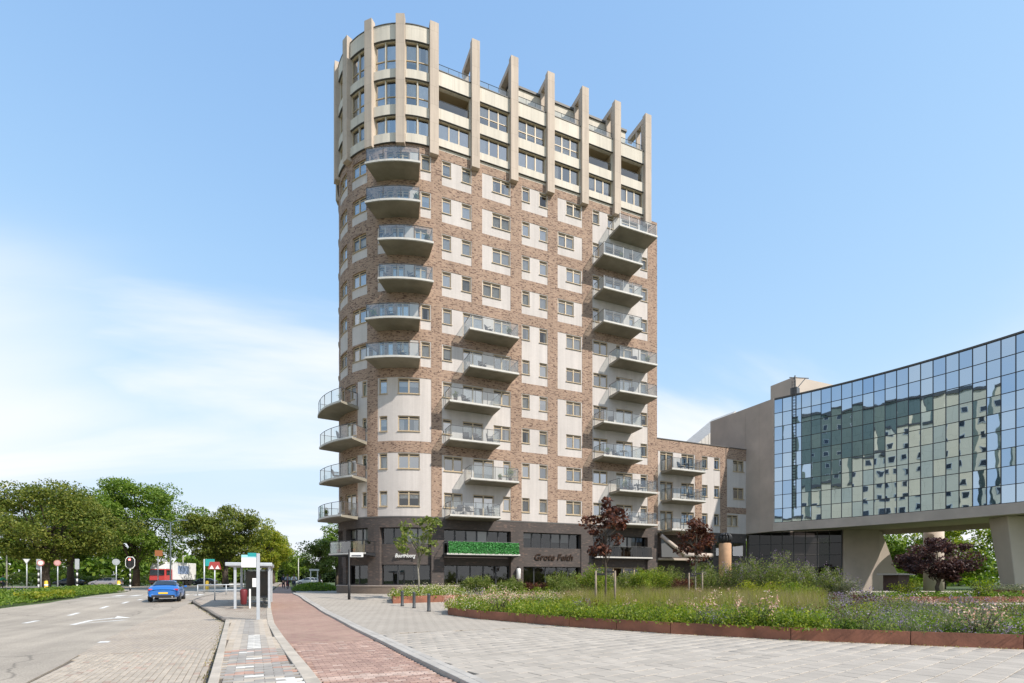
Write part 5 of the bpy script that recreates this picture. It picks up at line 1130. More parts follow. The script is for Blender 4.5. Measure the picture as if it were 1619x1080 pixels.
# ------------------------------------------------------------------ vehicles
M_tyre = mat('tyre', (.02,.02,.02), .8); M_rim = mat('rim', (.35,.35,.36), .35, metal=.8)
M_cglass = mat('car_glass', (.012,.015,.018), .06, spec=.7)
M_red = mat('red_lamp', (.45,.02,.015), .3); M_plate = mat('yellow_plate', (.75,.50,.03), .5)
M_black = mat('black_plastic', (.02,.02,.022), .5); M_chrome = mat('chrome', (.6,.6,.6), .2, metal=1)
def car(name, loc, rz, paint, label, st=None, group=None, estate=False):
    root = empty(name, (0,0,0), label, 'car', group)
    S = [(-2.25,.80,.36,.74,.80,.66),(-2.17,.87,.27,.90,.98,.70),(-1.80,.905,.25,.95,1.05,.70),(-.95,.915,.22,.955,1.37,.57),(-.2,.915,.20,.95,1.43,.585),(.5,.91,.20,.94,1.38,.585),(1.2,.90,.22,.92,1.0,.71),(1.85,.88,.25,.80,.87,.69),(2.2,.80,.30,.64,.72,.60),(2.3,.70,.36,.55,.60,.52)]
    if estate: S[1:4] = [(-2.17,.87,.27,.92,1.15,.66),(-1.9,.9,.25,.95,1.38,.6),(-.95,.915,.22,.955,1.45,.6)]
    def sec(s):
        y, w_, zb, zl, zr, rw = s
        h_ = [(w_*.88,zb),(w_*.985,zb+.1),(w_,(zb+zl)/2+.05),(w_*.965,zl),((w_*.965+rw)/2+.025,(zl+zr)/2),(rw,zr-.055),(rw*.82,zr-.006),(0,zr+.02)]
        return [(a,y,z) for a,z in h_]+[(-a,y,z) for a,z in h_[-2::-1]]
    secs = [sec(s) for s in S]; n = len(secs[0])
    m = MB(); vs_ = [p for q in secs for p in q]; fs = []
    for i in range(len(secs)-1):
        for k in range(n): fs.append((i*n+k, i*n+(k+1)%n, (i+1)*n+(k+1)%n, (i+1)*n+k))
    fs += [tuple(range(n)), tuple(range((len(secs)-1)*n, len(secs)*n))[::-1]]
    m.mesh(vs_, [f[::-1] for f in fs]); b = m.build('body', paint, root, True)
    ss = b.modifiers.new('s', 'SUBSURF'); ss.levels = 1; ss.render_levels = 2
    def at(i, f, k):
        a, c = Vector(secs[i][k]), Vector(secs[i+1][k]); return a.lerp(c, f)
    def glass(nm, i, f0, f1, ks, off):
        m = MB(); r0 = [at(i,f0,k)+off for k in ks]; r1 = [at(i,f1,k)+off for k in ks]
        for a in range(len(ks)-1): m.face([r0[a],r0[a+1],r1[a+1],r1[a]])
        m.build(nm, M_cglass, root, True)
    ir = 2 if not estate else 1
    glass('rear_window', ir, .12, .9, [5,6,7,8,9], Vector((0,-.03,.035)))
    glass('windscreen', 5, .08, .92, [5,6,7,8,9], Vector((0,.03,.035)))
    for sx in (1, -1):
        ks = [3,4,5] if sx > 0 else [11,10,9]
        for i, f0, f1 in ((3,.05,.95),(4,.02,.98),(5,.02,.5),(2,.45,.98)):
            m = MB(); r0 = [at(i,f0,k) for k in ks]; r1 = [at(i,f1,k) for k in ks]
            r0[0] = r0[0].lerp(r0[1], .25); r1[0] = r1[0].lerp(r1[1], .25)
            for a in range(2): m.face([r0[a]+Vector((sx*.022,0,0)),r1[a]+Vector((sx*.022,0,0)),r1[a+1]+Vector((sx*.022,0,0)),r0[a+1]+Vector((sx*.022,0,0))])
            m.build('side_window', M_cglass, root, True)
        for yy in (-1.38, 1.4):
            w_ = MB(); xo = .72*sx; w_.lathe([(.20,-.1),(.31,-.11),(.335,-.06),(.335,.06),(.31,.11),(.20,.1)], (xo+.09*sx,yy,.335), 20, 'x'); w_ = w_.build('wheel', M_tyre, root, True)
            r_ = MB(); r_.lathe([(.2,-.02),(.2,.03),(.06,.05),(.05,.05)] if sx > 0 else [(.05,-.05),(.06,-.05),(.2,-.03),(.2,.02)], (xo+.16*sx,yy,.335), 14, 'x'); r_.build('rim', M_rim, w_)
        t = MB(); t.obox((sx*.66,-2.17,.80), (.34,.12,.13), -sx*.18); t.build('tail_light', M_red, root, bevel=.03)
        t = MB(); t.obox((sx*.62,2.2,.60), (.3,.14,.1), -sx*.3); t.build('headlight', M_chrome, root, bevel=.02)
        t = MB(); t.obox((sx*1.0,.75,.98), (.18,.1,.13)); t.build('mirror', paint, root, bevel=.03)
        t = MB(); t.tube([(sx*.5,-2.3,.30),(sx*.5,-2.1,.30)], .045, 10); t.build('exhaust', M_chrome, root, True)
    t = MB(); t.obox((0,-2.22,.36), (1.3,.12,.2)); t.build('rear_bumper', M_black, root, bevel=.03)
    t = MB(); t.obox((0,-2.265,.58), (.52,.02,.11)); t.build('number_plate', M_plate, root)
    root.location = loc; root.rotation_euler.z = rz
    return root
M_blue = mat('blue_paint', (.015,.13,.44), .33, coat=.7); M_silver = mat('silver_paint', (.40,.37,.38), .35, metal=.4, coat=.6); M_darkp = mat('dark_paint', (.05,.055,.065), .3, coat=.6); M_whitep = mat('white_paint', (.72,.72,.72), .3, coat=.6)
car('blue_car', (-6.75,37.8,zg(37)-.1), R(4), M_blue, 'blue car driving away on the asphalt lane').scale = (.88,.9,.88)
car('silver_car', (-27.0,103.6,.3), R(68), M_silver, 'silver estate car crossing behind the verge hedge', estate=True)
car('grey_car', (-15.0,118,.3), R(80), M_darkp, 'dark car waiting right of the lorry')
car('white_car', (3.6,101,.4), R(85), M_whitep, 'white car parked behind the small trees by the path')
car('dark_car', (-36,118,.3), R(85), M_darkp, 'dark car behind the striped traffic light pole')
car('white_van', (-44.5,92,.3), R(70), M_whitep, 'pale grey car at the crossing beside the cyclist in green', estate=True)
M_redp = mat('lorry_red', (.5,.04,.035), .4, coat=.4); M_lw = mat('lorry_white', (.75,.75,.76), .5); M_lblue = mat('lorry_print', (.25,.33,.5), .6)
LO = empty('lorry', (0,0,0), 'lorry with a red cab and white box at the crossing', 'lorry')
m = MB(); m.hexa([(-1.15,-4.6,.5),(1.15,-4.6,.5),(1.2,-2.6,.5),(-1.2,-2.6,.5)], [(-1.1,-4.45,2.6),(1.1,-4.45,2.6),(1.18,-2.6,2.6),(-1.18,-2.6,2.6)]); m.build('cab', M_redp, LO, bevel=.1)
m = MB(); m.hexa([(-1.1,-4.4,2.61),(1.1,-4.4,2.61),(1.15,-2.7,2.61),(-1.15,-2.7,2.61)], [(-1.0,-3.9,3.75),(1.0,-3.9,3.75),(1.1,-2.7,3.75),(-1.1,-2.7,3.75)]); m.build('roof_deflector', M_lw, LO, bevel=.08)
m = MB(); m.hexa([(-1.0,-4.62,1.7),(1.0,-4.62,1.7),(1.0,-4.5,1.7),(-1.0,-4.5,1.7)], [(-.98,-4.52,2.5),(.98,-4.52,2.5),(.98,-4.4,2.5),(-.98,-4.4,2.5)]); m.build('windscreen', M_cglass, LO)
for sx in (1,-1):
    m = MB(); m.box(sx*1.17-.02, sx*1.17+.02, -4.2, -3.2, 1.7, 2.45); m.build('side_window', M_cglass, LO)
    for yy in (-3.6, 1.8, 3.0):
        wl = MB(); wl.lathe([(.25,-.15),(.48,-.15),(.5,-.1),(.5,.1),(.48,.15),(.25,.15)], (sx*1.0,yy,.5), 18, 'x'); wl.build('wheel', M_tyre, LO, True)
m = MB(); m.box(-1.27,1.27,-2.5,4.6,1.0,3.7); m.build('cargo_box', M_lw, LO, bevel=.04)
m = MB(); m.box(1.272,1.28,-1.2,2.2,1.9,3.2); m.build('side_print', M_lblue, LO)
m = MB(); m.box(-.9,.9,-2.6,4.5,.7,.99); m.build('chassis', M_black, LO)
m = MB(); m.box(-1.1,1.1,-4.68,-4.5,.55,.95); m.build('bumper', M_black, LO)
LO.scale = (1.12,1.12,1.12); LO.location = (-18.6,109,.3); LO.rotation_euler.z = R(-17)
# ------------------------------------------------------------------ people and bicycles
def skin(name, pts, edges, rad, mt, parent, sub=1):
    me = bpy.data.meshes.new(name); me.from_pydata(pts, edges, []); o = bpy.data.objects.new(name, me); COL.objects.link(o)
    sk = o.modifiers.new('skin', 'SKIN'); sk.use_smooth_shade = True
    sv = me.skin_vertices[0].data if me.skin_vertices else None
    if sv is None:
        bm = bmesh.new(); bm.from_mesh(me); bm.verts.layers.skin.verify(); bm.to_mesh(me); bm.free(); sv = me.skin_vertices[0].data
    for i, r_ in enumerate(rad): sv[i].radius = (r_, r_) if not hasattr(r_, '__len__') else r_
    sv[0].use_root = True
    o.modifiers.new('sub', 'SUBSURF').levels = sub
    dg = bpy.context.evaluated_depsgraph_get(); dg.update(); nm = bpy.data.meshes.new_from_object(o.evaluated_get(dg)); bpy.data.objects.remove(o)
    nm.materials.clear(); nm.materials.append(mt); nm.name = name
    q = bpy.data.objects.new(name, nm); COL.objects.link(q); q.parent = parent
    return q
M_skin = mat('skin_tone', (.45,.28,.2), .6); M_hair = mat('hair', (.06,.04,.03), .7)
def person(loc, rz, top, low, label, pose='walk', scale=1.0, group=None):
    root = empty('person', (0,0,0), label, 'person', group)
    if pose == 'walk': J = dict(pel=(0,0,.95), ch=(0,.02,1.32), nk=(0,.03,1.5), hd=(0,.05,1.64), tp=(0,.05,1.74), kL=(.1,.14,.52), aL=(.1,.10,.09), fL=(.1,.26,.04), kR=(-.1,.03,.5), aR=(-.1,-.28,.13), fR=(-.1,-.15,.05), sL=(.19,.02,1.42), eL=(.25,-.10,1.15), hL=(.24,.0,.90), sR=(-.19,.02,1.42), eR=(-.25,.10,1.15), hR=(-.24,.28,.98))
    else: J = dict(pel=(0,-.25,.98), ch=(0,-.08,1.32), nk=(0,.02,1.5), hd=(0,.07,1.63), tp=(0,.08,1.74), kL=(.12,.16,.78), aL=(.12,.0,.36), fL=(.12,.14,.30), kR=(-.12,.12,.62), aR=(-.12,-.02,.20), fR=(-.12,.12,.14), sL=(.19,-.02,1.42), eL=(.28,.16,1.2), hL=(.26,.42,1.08), sR=(-.19,-.02,1.42), eR=(-.28,.16,1.2), hR=(-.26,.42,1.08))
    names = list(J); idx = {k: i for i, k in enumerate(names)}
    E_ = [('pel','ch'),('ch','nk'),('nk','hd'),('hd','tp'),('pel','kL'),('kL','aL'),('aL','fL'),('pel','kR'),('kR','aR'),('aR','fR'),('ch','sL'),('sL','eL'),('eL','hL'),('ch','sR'),('sR','eR'),('eR','hR')]
    rad = dict(pel=.13, ch=.15, nk=.055, hd=.095, tp=.07, kL=.06, kR=.06, aL=.04, aR=.04, fL=.04, fR=.04, sL=.06, sR=.06, eL=.042, eR=.042, hL=.035, hR=.035)
    skin('body', [J[k] for k in names], [(idx[a], idx[b]) for a, b in E_], [rad[k] for k in names], M_skin, root)
    def sub(nm, ks, es, grow, mt):
        ii = {k: i for i, k in enumerate(ks)}; skin(nm, [J[k] for k in ks], [(ii[a], ii[b]) for a, b in es], [rad[k]+grow for k in ks], mt, root)
    sub('jacket', ['ch','pel','sL','eL','hL','sR','eR','hR'], [('ch','pel'),('ch','sL'),('sL','eL'),('eL','hL'),('ch','sR'),('sR','eR'),('eR','hR')], .028, top)
    sub('trousers', ['pel','kL','aL','kR','aR'], [('pel','kL'),('kL','aL'),('pel','kR'),('kR','aR')], .024, low)
    h_ = MB(); h = J['hd']; h_.lathe([(.03,.14),(.085,.11),(.112,.04),(.11,-.02),(.09,-.05)][::-1], (h[0],h[1]-.02,h[2]+.02), 12); h_.build('hair', M_hair, root, True)
    root.location = loc; root.rotation_euler.z = rz; root.scale = (scale,)*3
    return root
def bicycle(loc, rz, mt, label, group='bicycles'):
    root = empty('bicycle', (0,0,0), label, 'bicycle', group)
    for yy in (-.52,.55):
        w_ = MB(); pts = [(0,yy+.34*math.cos(a),.35+.34*math.sin(a)) for a in np.linspace(0,2*math.pi,21)]; w_.tube(pts, .022, 6, False); w_ = w_.build('wheel', M_tyre, root, True)
        s_ = MB(); [s_.tube([(0,yy,.35),(0,yy+.33*math.cos(a),.35+.33*math.sin(a))], .004, 4) for a in np.linspace(0,5.6,9)]; s_.build('spokes', M_chrome, w_)
    f = MB(); bb = (0,-.05,.32); st_ = (0,-.2,.8); hd = (0,.36,.78)
    for a, b in ((bb,st_),(bb,hd),(st_,hd),(bb,(0,-.52,.35)),(st_,(0,-.52,.35)),(hd,(0,.55,.35)),(hd,(0,.3,1.02))): f.tube([a,b], .02, 6)
    f.build('frame', mt, root, True)
    m = MB(); m.tube([(-.28,.24,1.05),(0,.32,1.03),(.28,.24,1.05)], .014, 6); m.build('handlebar', M_black, root)
    m = MB(); m.obox((0,-.24,.88), (.16,.26,.06)); m.build('saddle', M_black, root, bevel=.02)
    root.location = loc; root.rotation_euler.z = rz
    return root
C_navy = mat('cloth_navy', (.03,.035,.06), .9); C_grey = mat('cloth_grey', (.35,.36,.38), .9); C_white = mat('cloth_white', (.7,.7,.7), .9); C_green = mat('cloth_green', (.02,.22,.12), .9); C_jean = mat('cloth_jeans', (.06,.08,.13), .9)
zp = lambda Y: zg(Y)-.06
person((-.45,73,zp(73)), 0, C_navy, C_navy, 'person in dark clothes walking away on the red path', group='people on the path')
bicycle((.75,67,zp(67)), R(180), M_black, 'black bicycle ridden by the person in white on the path'); person((.75,67,zp(67)), R(180), C_white, C_jean, 'cyclist in a white top riding towards the bollards on the red path', 'ride', group='people on the path')
bicycle((.05,70,zp(70)), R(175), M_redp, 'red framed bicycle beside the walker on the path'); person((.05,70,zp(70)), R(175), C_grey, C_navy, 'cyclist in a grey top beside the one in white', 'ride', group='people on the path')
bicycle((-31.8,82.8,.3), R(-60), M_black, 'black bicycle of the rider in green behind the hedge'); person((-31.8,82.8,.3), R(-60), C_green, C_navy, 'cyclist in a green jacket behind the verge hedge', 'ride')
# ------------------------------------------------------------------ street furniture
M_galv = mat('galvanised', (.50,.53,.56), .45, metal=.35, noise=4, var=.1); M_teal = mat('teal_sign', (.015,.30,.30), .5); M_ltblue = mat('light_blue_band', (.30,.62,.72), .5)
M_yel = mat('yellow_post', (.75,.47,.03), .5); M_stripw = mat('stripe_white', (.75,.75,.73), .6); M_boll = mat('bollard_grey', (.055,.06,.065), .55)
ST = empty('bus_stop_sign', (-1.04,22.56,0), 'grey bus stop pole with a white and teal flag panel', 'bus stop sign')
m = MB(); m.box(-1.1,-.98,22.5,22.62,0,2.58); m.build('pole', M_galv, ST, bevel=.01)
m = MB(); m.box(-1.62,-1.105,22.53,22.59,2.04,2.5); m.build('flag_panel', M_stripw, ST)
m = MB(); m.box(-1.62,-1.105,22.524,22.596,2.42,2.52); m.build('light_blue_band', M_ltblue, ST)
m = MB(); m.box(-1.40,-1.105,22.518,22.602,2.46,2.60); m.build('teal_cap', M_teal, ST)
m = MB(); m.box(-1.24,-1.105,22.49,22.53,1.28,1.62); m.build('timetable', M_stripw, ST)
SHL = empty('bus_shelter', (-1.65,31.6,zg(31.6)), 'grey bus shelter with glass walls on the paved platform', 'bus shelter')
b0 = zg(30)
for X, Y in ((-2.42,29.75),(-.86,29.85),(-2.42,33.8),(-.86,33.8)): m = MB(); m.box(X-.06,X+.06,Y-.06,Y+.06,zg(Y),b0+2.16); m.build('post', M_galv, SHL, bevel=.01)
m = MB(); m.box(-2.85,-.72,29.5,34.1,b0+2.16,b0+2.34); m.build('roof', M_galv, SHL, bevel=.03)
M_sglass = glassmat('shelter_glass', (.55,.6,.6), .9, .08)
for y0, y1 in ((29.95,31.75),(31.85,33.7)): m = MB(); m.box(-.875,-.86,y0,y1,b0+.2,b0+2.05); m.build('glass_wall', M_sglass, SHL)
m = MB(); m.box(-2.3,-.95,33.79,33.81,b0+.25,b0+2.05); m.build('end_glass', M_sglass, SHL)
m = MB(); m.box(-2.2,-1.0,33.70,33.78,b0+.5,b0+1.95); m.build('poster_case', mat('poster_dark', (.05,.06,.055), .3, noise=2.5, var=.6, col2=(.12,.09,.06)), SHL)
m = MB(); m.box(-1.35,-.98,30.6,33.2,b0+.5,b0+.56); [m.box(-1.2,-1.14,q,q+.06,b0,b0+.5) for q in (30.8,32.9)]; m.build('bench', M_rail, SHL)
BN = empty('litter_bin', (-2.0,29.9,zg(29.9)), 'dark red litter bin on a white post under the shelter roof', 'litter bin'); bz_ = zg(29.9)
m = MB(); m.lathe([(.10,.2),(.14,.25),(.18,.90),(.16,.95),(.08,1.0)], (-2.05,29.95,bz_), 14); m.build('bin', mat('bin_red', (.14,.015,.02), .5), BN, True)
m = MB(); m.box(-1.8,-1.72,29.9,29.98,bz_,bz_+1.0); m.build('post', M_stripw, BN)
for i, (X, Y) in enumerate(((5.92,29.3),(6.25,27.8),(6.32,24.9))):
    bo = empty('bollard', (X,Y,zg(Y)), ['dark grey bollard furthest from the long planter', 'dark grey bollard between the other two', 'dark grey bollard closest to the long planter tip'][i], 'bollard', 'bollards on the plaza')
    m = MB(); z = zg(Y); m.lathe([(.10,0),(.10,.06),(.085,.08),(.08,.78),(.085,.79),(.085,.83),(.06,.87),(.02,.88)], (X,Y,z), 16); m.build('post', M_boll, bo, True)
SN = empty('street_name_sign', (3.62,34.65,zg(34.65)), 'black pole with a white street name plate at the tower corner', 'street sign'); z = zg(34.65)
m = MB(); m.lathe([(.085,0),(.085,1.0),(.06,1.04),(.055,3.15),(.03,3.2)], (3.62,34.65,z), 14); m.build('pole', M_black, SN, True)
m = MB(); m.obox((4.05,34.5,z+2.86), (.86,.03,.30), R(-20)); m.build('name_plate', M_stripw, SN)
m = MB(); m.obox((4.05,34.475,z+2.80), (.60,.03,.06), R(-20)); m.build('plate_lettering', C_navy, SN)
# traffic lights and signs across the road
def striped(root, X, Y, z, h_, r_=.07, n=8):
    for i in range(n):
        a, b = z+h_*i/n, z+h_*(i+1)/n; m = MB(); m.lathe([(r_,a),(r_,b)], (X,Y,0), 10); m.build('pole_band', M_black if i % 2 == 0 else M_stripw, root, True)
def traffic(X, Y, face, label, z=.35):
    root = empty('traffic_light', (X,Y,z), label, 'traffic light', 'traffic lights at the crossing'); striped(root, X, Y, z, 2.35)
    rot = 0 if face else math.pi; c, s_ = math.cos(rot), math.sin(rot); w_, h_ = .42, 1.25; zc_ = z+2.95
    hexp = [(-w_*.55,-h_/2),(w_*.55,-h_/2),(w_,-h_/2+.28),(w_,h_/2-.28),(w_*.55,h_/2),(-w_*.55,h_/2),(-w_,h_/2-.28),(-w_,-h_/2+.28)]
    def plate(sc, y0, y1, nm, mt): m = MB(); m.hexa([(X+a*sc*c,Y+y0*c,zc_+b*sc) for a, b in hexp], [(X+a*sc*c,Y+y1*c,zc_+b*sc) for a, b in hexp]); return m.build(nm, mt, root)
    plate(1.0, -.02, .02, 'backboard_rim', M_stripw); plate(.88, -.03, .025, 'backboard', M_black)
    m = MB(); m.box(X-.16,X+.16,Y-.14*c-.1,Y-.14*c+.1,zc_-.48,zc_+.48); m.build('lamp_box', M_black, root)
    if face:
        m = MB(); m.lathe([(.105,-.02),(.105,.0)], (X,Y-.245,zc_+.3), 14, 'y'); m.build('red_lamp', mat('lamp_red_on', (.6,.02,.02), .4, emit=((1,.12,.1), 6)), root)
        for dz_ in (0, -.3): m = MB(); m.lathe([(.105,-.02),(.105,.0)], (X,Y-.245,zc_+dz_), 14, 'y'); m.build('dark_lamp', M_black, root)
traffic(-15.2, 66.4, True, 'red traffic light on a striped pole at the end of the hedge')
for X, Y, l in ((-20.6,69.5,'striped traffic light pole seen from behind beside the silver car'),(-24.5,71.5,'striped pole below the round red signs'),(-35.2,76,'striped traffic light pole beside the cyclist in green')):
    rt_ = empty('signal_pole', (X,Y,.35), l, 'signal pole', 'striped poles at the crossing'); striped(rt_, X, Y, .35, 2.5, .08)
    m = MB(); m.box(X-.17,X+.17,Y-.12,Y+.14,2.6,3.7); m.build('lamp_box', M_galv, rt_, bevel=.03)
def roundsign(X, Y, z, h_, r_, mt, mt2, label, tri=False):
    root = empty('road_sign', (X,Y,z), label, 'road sign', 'signs at the crossing'); m = MB(); m.tube([(X,Y,z),(X,Y,z+h_)], .05, 8); m.build('pole', M_galv, root, True)
    k = 3 if tri else 18; pts = [(r_*math.cos(2*math.pi*i/k-math.pi/2), r_*math.sin(2*math.pi*i/k-math.pi/2)) for i in range(k)]
    for sc, y0, y1, nm, q in ((1, -.09, -.06, 'plate', mt), (.72, -.1, -.091, 'face', mt2)): m = MB(); m.hexa([(X+a*sc,Y+y0,z+h_-r_*.2+b*sc) for a,b in pts], [(X+a*sc,Y+y1,z+h_-r_*.2+b*sc) for a,b in pts]); m.build(nm, q, root)
    return root
roundsign(-24.2,71.2,.35,3.0,.32,mat('pale_red2',(.5,.18,.17),.6),M_stripw,'round red rimmed sign on the striped pole'); roundsign(-23.2,72.5,.35,3.05,.33,mat('pale_red3',(.5,.22,.2),.6),mat('pale_red',(.6,.35,.35),.6),'second round red sign beside the first')
roundsign(-26.2,73.5,.35,3.3,.38,M_galv,M_stripw,'grey triangular sign turned point down',True); roundsign(-16.8,68.0,.35,3.1,.34,M_galv,M_galv,'round grey sign back next to the red light')
for X, Y, l in ((-23.3,69.8,'yellow bollard at the nose of the silver car'),(-17.2,70.5,'yellow bollard at the tail of the silver car'),(-7.6,62,'yellow bollard left of the bus shelter')):
    rt_ = empty('traffic_bollard', (X,Y,.35), l, 'bollard', 'yellow bollards at the crossing'); m = MB(); m.lathe([(.2,0),(.2,.1),(.16,.12),(.16,.95),(.1,1.05)], (X,Y,.33), 12); m.build('post', M_yel, rt_, True)
    m = MB(); m.lathe([(.17,.5),(.17,.68)], (X,Y,.33), 12); m.build('band', M_stripw, rt_, True)
M_wred = mat('faded_red', (.34,.05,.045), .6)
WS = empty('warning_sign', (-3.95,35.4,zg(35.4)), 'red sign with two white triangles on a thin post left of the shelter', 'warning sign'); z = zg(35.4)
m = MB(); m.tube([(-3.95,35.4,z),(-3.95,35.4,z+2.2)], .035, 8); m.build('post', M_galv, WS, True)
m = MB(); m.hexa([(-4.3,35.34,z+1.85),(-3.6,35.34,z+1.85),(-3.6,35.37,z+1.85),(-4.3,35.37,z+1.85)], [(-4.2,35.34,z+2.3),(-3.7,35.34,z+2.3),(-3.7,35.37,z+2.3),(-4.2,35.37,z+2.3)]); m.build('plate', M_wred, WS)
for dx in (-.15,.15): m = MB(); m.hexa([(-3.95+dx-.12,35.325,z+1.88),(-3.95+dx+.12,35.325,z+1.88),(-3.95+dx+.0,35.325,z+2.1)], [(-3.95+dx-.12,35.338,z+1.88),(-3.95+dx+.12,35.338,z+1.88),(-3.95+dx,35.338,z+2.1)]); m.build('triangle', M_stripw, WS)
TS = empty('teal_board', (-6.3,52,.35), 'square teal direction board on a pole above the warning sign', 'sign'); m = MB(); m.tube([(-6.6,52,.35),(-6.6,52,3.3)], .06, 8); m.build('post', M_galv, TS, True); m = MB(); m.box(-6.5,-5.8,51.9,51.95,2.7,3.3); m.build('board', M_teal, TS)
for y_ in (44.0,):
    GRL = empty('guard_rail', (-4.4,44,.4), 'grey tubular guard rail behind the bus shelter', 'railing')
    for zz_ in (.75,1.15): m = MB(); m.tube([(-6.0,44,zz_),(-2.4,44.6,zz_)], .035, 8); m.build('rail', M_galv, GRL, True)
    for q in (0,.5,1): m = MB(); X, Y = -6+3.6*q, 44+.6*q; m.tube([(X,Y,.38),(X,Y,1.16)], .035, 8); m.build('post', M_galv, GRL, True)
DP = empty('double_post_sign', (3.4,78,.4), 'white double post sign beside the path', 'sign'); [MB().tube([(X,78,.4),(X,78,2.9)], .07, 8).build('post', M_stripw, DP) for X in (3.0,3.9)]; MB().box(2.8,4.1,77.9,78.1,2.7,2.95).build('top_bar', M_stripw, DP)
M_lamp = mat('lamp_post_paint', (.52,.52,.48), .5)
def lamp(X, Y, h_, label, arms=2, rz=0):
    root = empty('street_lamp', (X,Y,.35), label, 'street lamp', 'street lamps at the crossing'); m = MB(); m.tube([(X,Y,.3),(X,Y,h_)], [.11,.07], 10); m.build('pole', M_lamp, root, True)
    for k in range(arms):
        s_ = 1 if k == 0 else -1; m = MB(); m.tube([(X,Y,h_-.1),(X+s_*.6*math.cos(rz),Y+s_*.6*math.sin(rz),h_+.2),(X+s_*1.3*math.cos(rz),Y+s_*1.3*math.sin(rz),h_+.32)], .05, 6); a_ = m.build('arm', M_galv, root, True)
        m = MB(); m.obox((X+s_*1.6*math.cos(rz),Y+s_*1.6*math.sin(rz),h_+.33), (.8,.26,.12), rz); m.build('lantern', M_galv, a_, bevel=.03)
lamp(-14.4,82.5,9.2,'grey street lamp with two arms above the lorry', 2, R(0)); lamp(-18.4,117,9.4,'thinner street lamp right of the lorry', 2, R(0)); lamp(-42.5,112,17.8,'tall pale lamp post rising behind the broad olive tree', 0)
lamp(2.0,110,5.6,'leaning arm street lamp over the path', 1, R(0))
ORS = empty('orange_sign', (-17.6,96,.35), 'orange information board beneath the lamp', 'sign'); MB().tube([(-18.4,96,.3),(-18.4,96,6.0)], .08, 8).build('post', M_galv, ORS); MB().box(-18.8,-17.8,95.9,96,5.1,6.0).build('board', mat('orange_board', (.35,.13,.05), .6), ORS)
# art column before the wing, utility box, lantern
AC = empty('art_column', (33.9,33.3,.4), 'pale orange column topped by a black ball sculpture', 'sculpture')
m = MB(); m.lathe([(.5,.3),(.5,4.5),(.42,4.6)], (33.9,33.3,0), 20); m.build('shaft', mat('orange_stone', (.50,.30,.17), .8, noise=2, var=.2), AC, True)
m = MB(); 
for i in range(6): m.tube([(33.9+.5*math.cos(a)*math.cos(i*.52),33.3+.5*math.cos(a)*math.sin(i*.52),5.0+.42*math.sin(a)) for a in np.linspace(0,6.283,19)], .09, 6, False)
m.build('ball', M_black, AC, True)
UB = empty('utility_box', (47.2,27.6,.4), 'dark brown utility kiosk with flat concrete lid by the pier', 'kiosk'); MB().box(46.4,47.9,27.0,28.2,.3,1.9).build('box', mat('brown_box', (.09,.05,.04), .7, noise=2, var=.2), UB, bevel=.02); MB().box(46.0,48.3,26.7,28.5,1.904,2.04).build('lid', M_conc2, UB)
LN = empty('wall_lantern', (18.05,40.6,2.4), 'white tall lantern fixed to the dark column beside the entrance', 'lantern'); m = MB(); m.lathe([(.05,0),(.17,.05),(.19,.85),(.15,.92)], (18.05,40.5,1.55), 14); m.build('globe', M_stripw, LN, True); m = MB(); m.tube([(18.05,40.76,2.6),(18.05,40.5,2.62),(18.05,40.5,2.48)], .03, 6); m.lathe([(.12,2.47),(.05,2.6)], (18.05,40.5,0), 12); m.build('bracket', M_black, LN)
# stone walls and bench by the lawn
MB().hexa([(34.5,24.6,.0),(47,19.4,.0),(47.3,20.1,.0),(34.8,25.3,.0)], [(34.5,24.6,.72),(47,19.4,.72),(47.3,20.1,.72),(34.8,25.3,.72)]).build('garden_wall', M_conc2, label='low pale concrete wall behind the purple tree', cat='wall', bevel=.02)
MB().hexa([(24.8,12.8,.0),(33,9.2,.0),(33.4,10.1,.0),(25.2,13.7,.0)], [(24.8,12.8,.56),(33,9.2,.56),(33.4,10.1,.56),(25.2,13.7,.56)]).build('garden_wall', M_conc2, label='pale stone kerb wall at the back of the lavender', cat='wall', bevel=.02)
# ------------------------------------------------------------------ things standing on balconies
M_chair = mat('dark_wicker', (.035,.035,.04), .8); M_pot = mat('terracotta', (.25,.11,.06), .8); M_wtable = mat('white_table', (.65,.65,.63), .6)
def chair_proto():
    r = empty('balcony_chair'); 
    MB().box(-.26,.26,-.25,.25,.38,.45).build('seat', M_chair, r, bevel=.02); MB().hexa([(-.25,.2,.45),(.25,.2,.45),(.25,.26,.45),(-.25,.26,.45)], [(-.24,.3,.92),(.24,.3,.92),(.24,.35,.92),(-.24,.35,.92)]).build('backrest', M_chair, r)
    for sx in (-.23,.23):
        for sy in (-.22,.22): MB().tube([(sx,sy,0),(sx*.95,sy*.95,.39)], .02, 6).build('leg', M_chair, r)
        MB().box(sx-.02,sx+.02,-.24,.22,.60,.64).build('armrest', M_chair, r)
    return r
def table_proto():
    r = empty('balcony_table'); m = MB(); m.lathe([(.36,.68),(.38,.70),(.38,.72)], (0,0,0), 18); m.build('top', M_wtable, r); m = MB(); m.lathe([(.2,0),(.2,.02),(.03,.04),(.03,.68)], (0,0,0), 10); m.build('stem', M_chair, r); return r
CH, TB = chair_proto(), table_proto(); used = set()
def putb(proto, u, o, z, rz, label, cat, group):
    r = proto if proto.name not in used else copy_tree(proto); used.add(proto.name)
    p = P(u, o, z); r.location = p; r.rotation_euler.z = rz; tag(r, label, cat, group)
fl = lambda k: ZS(k)+.222
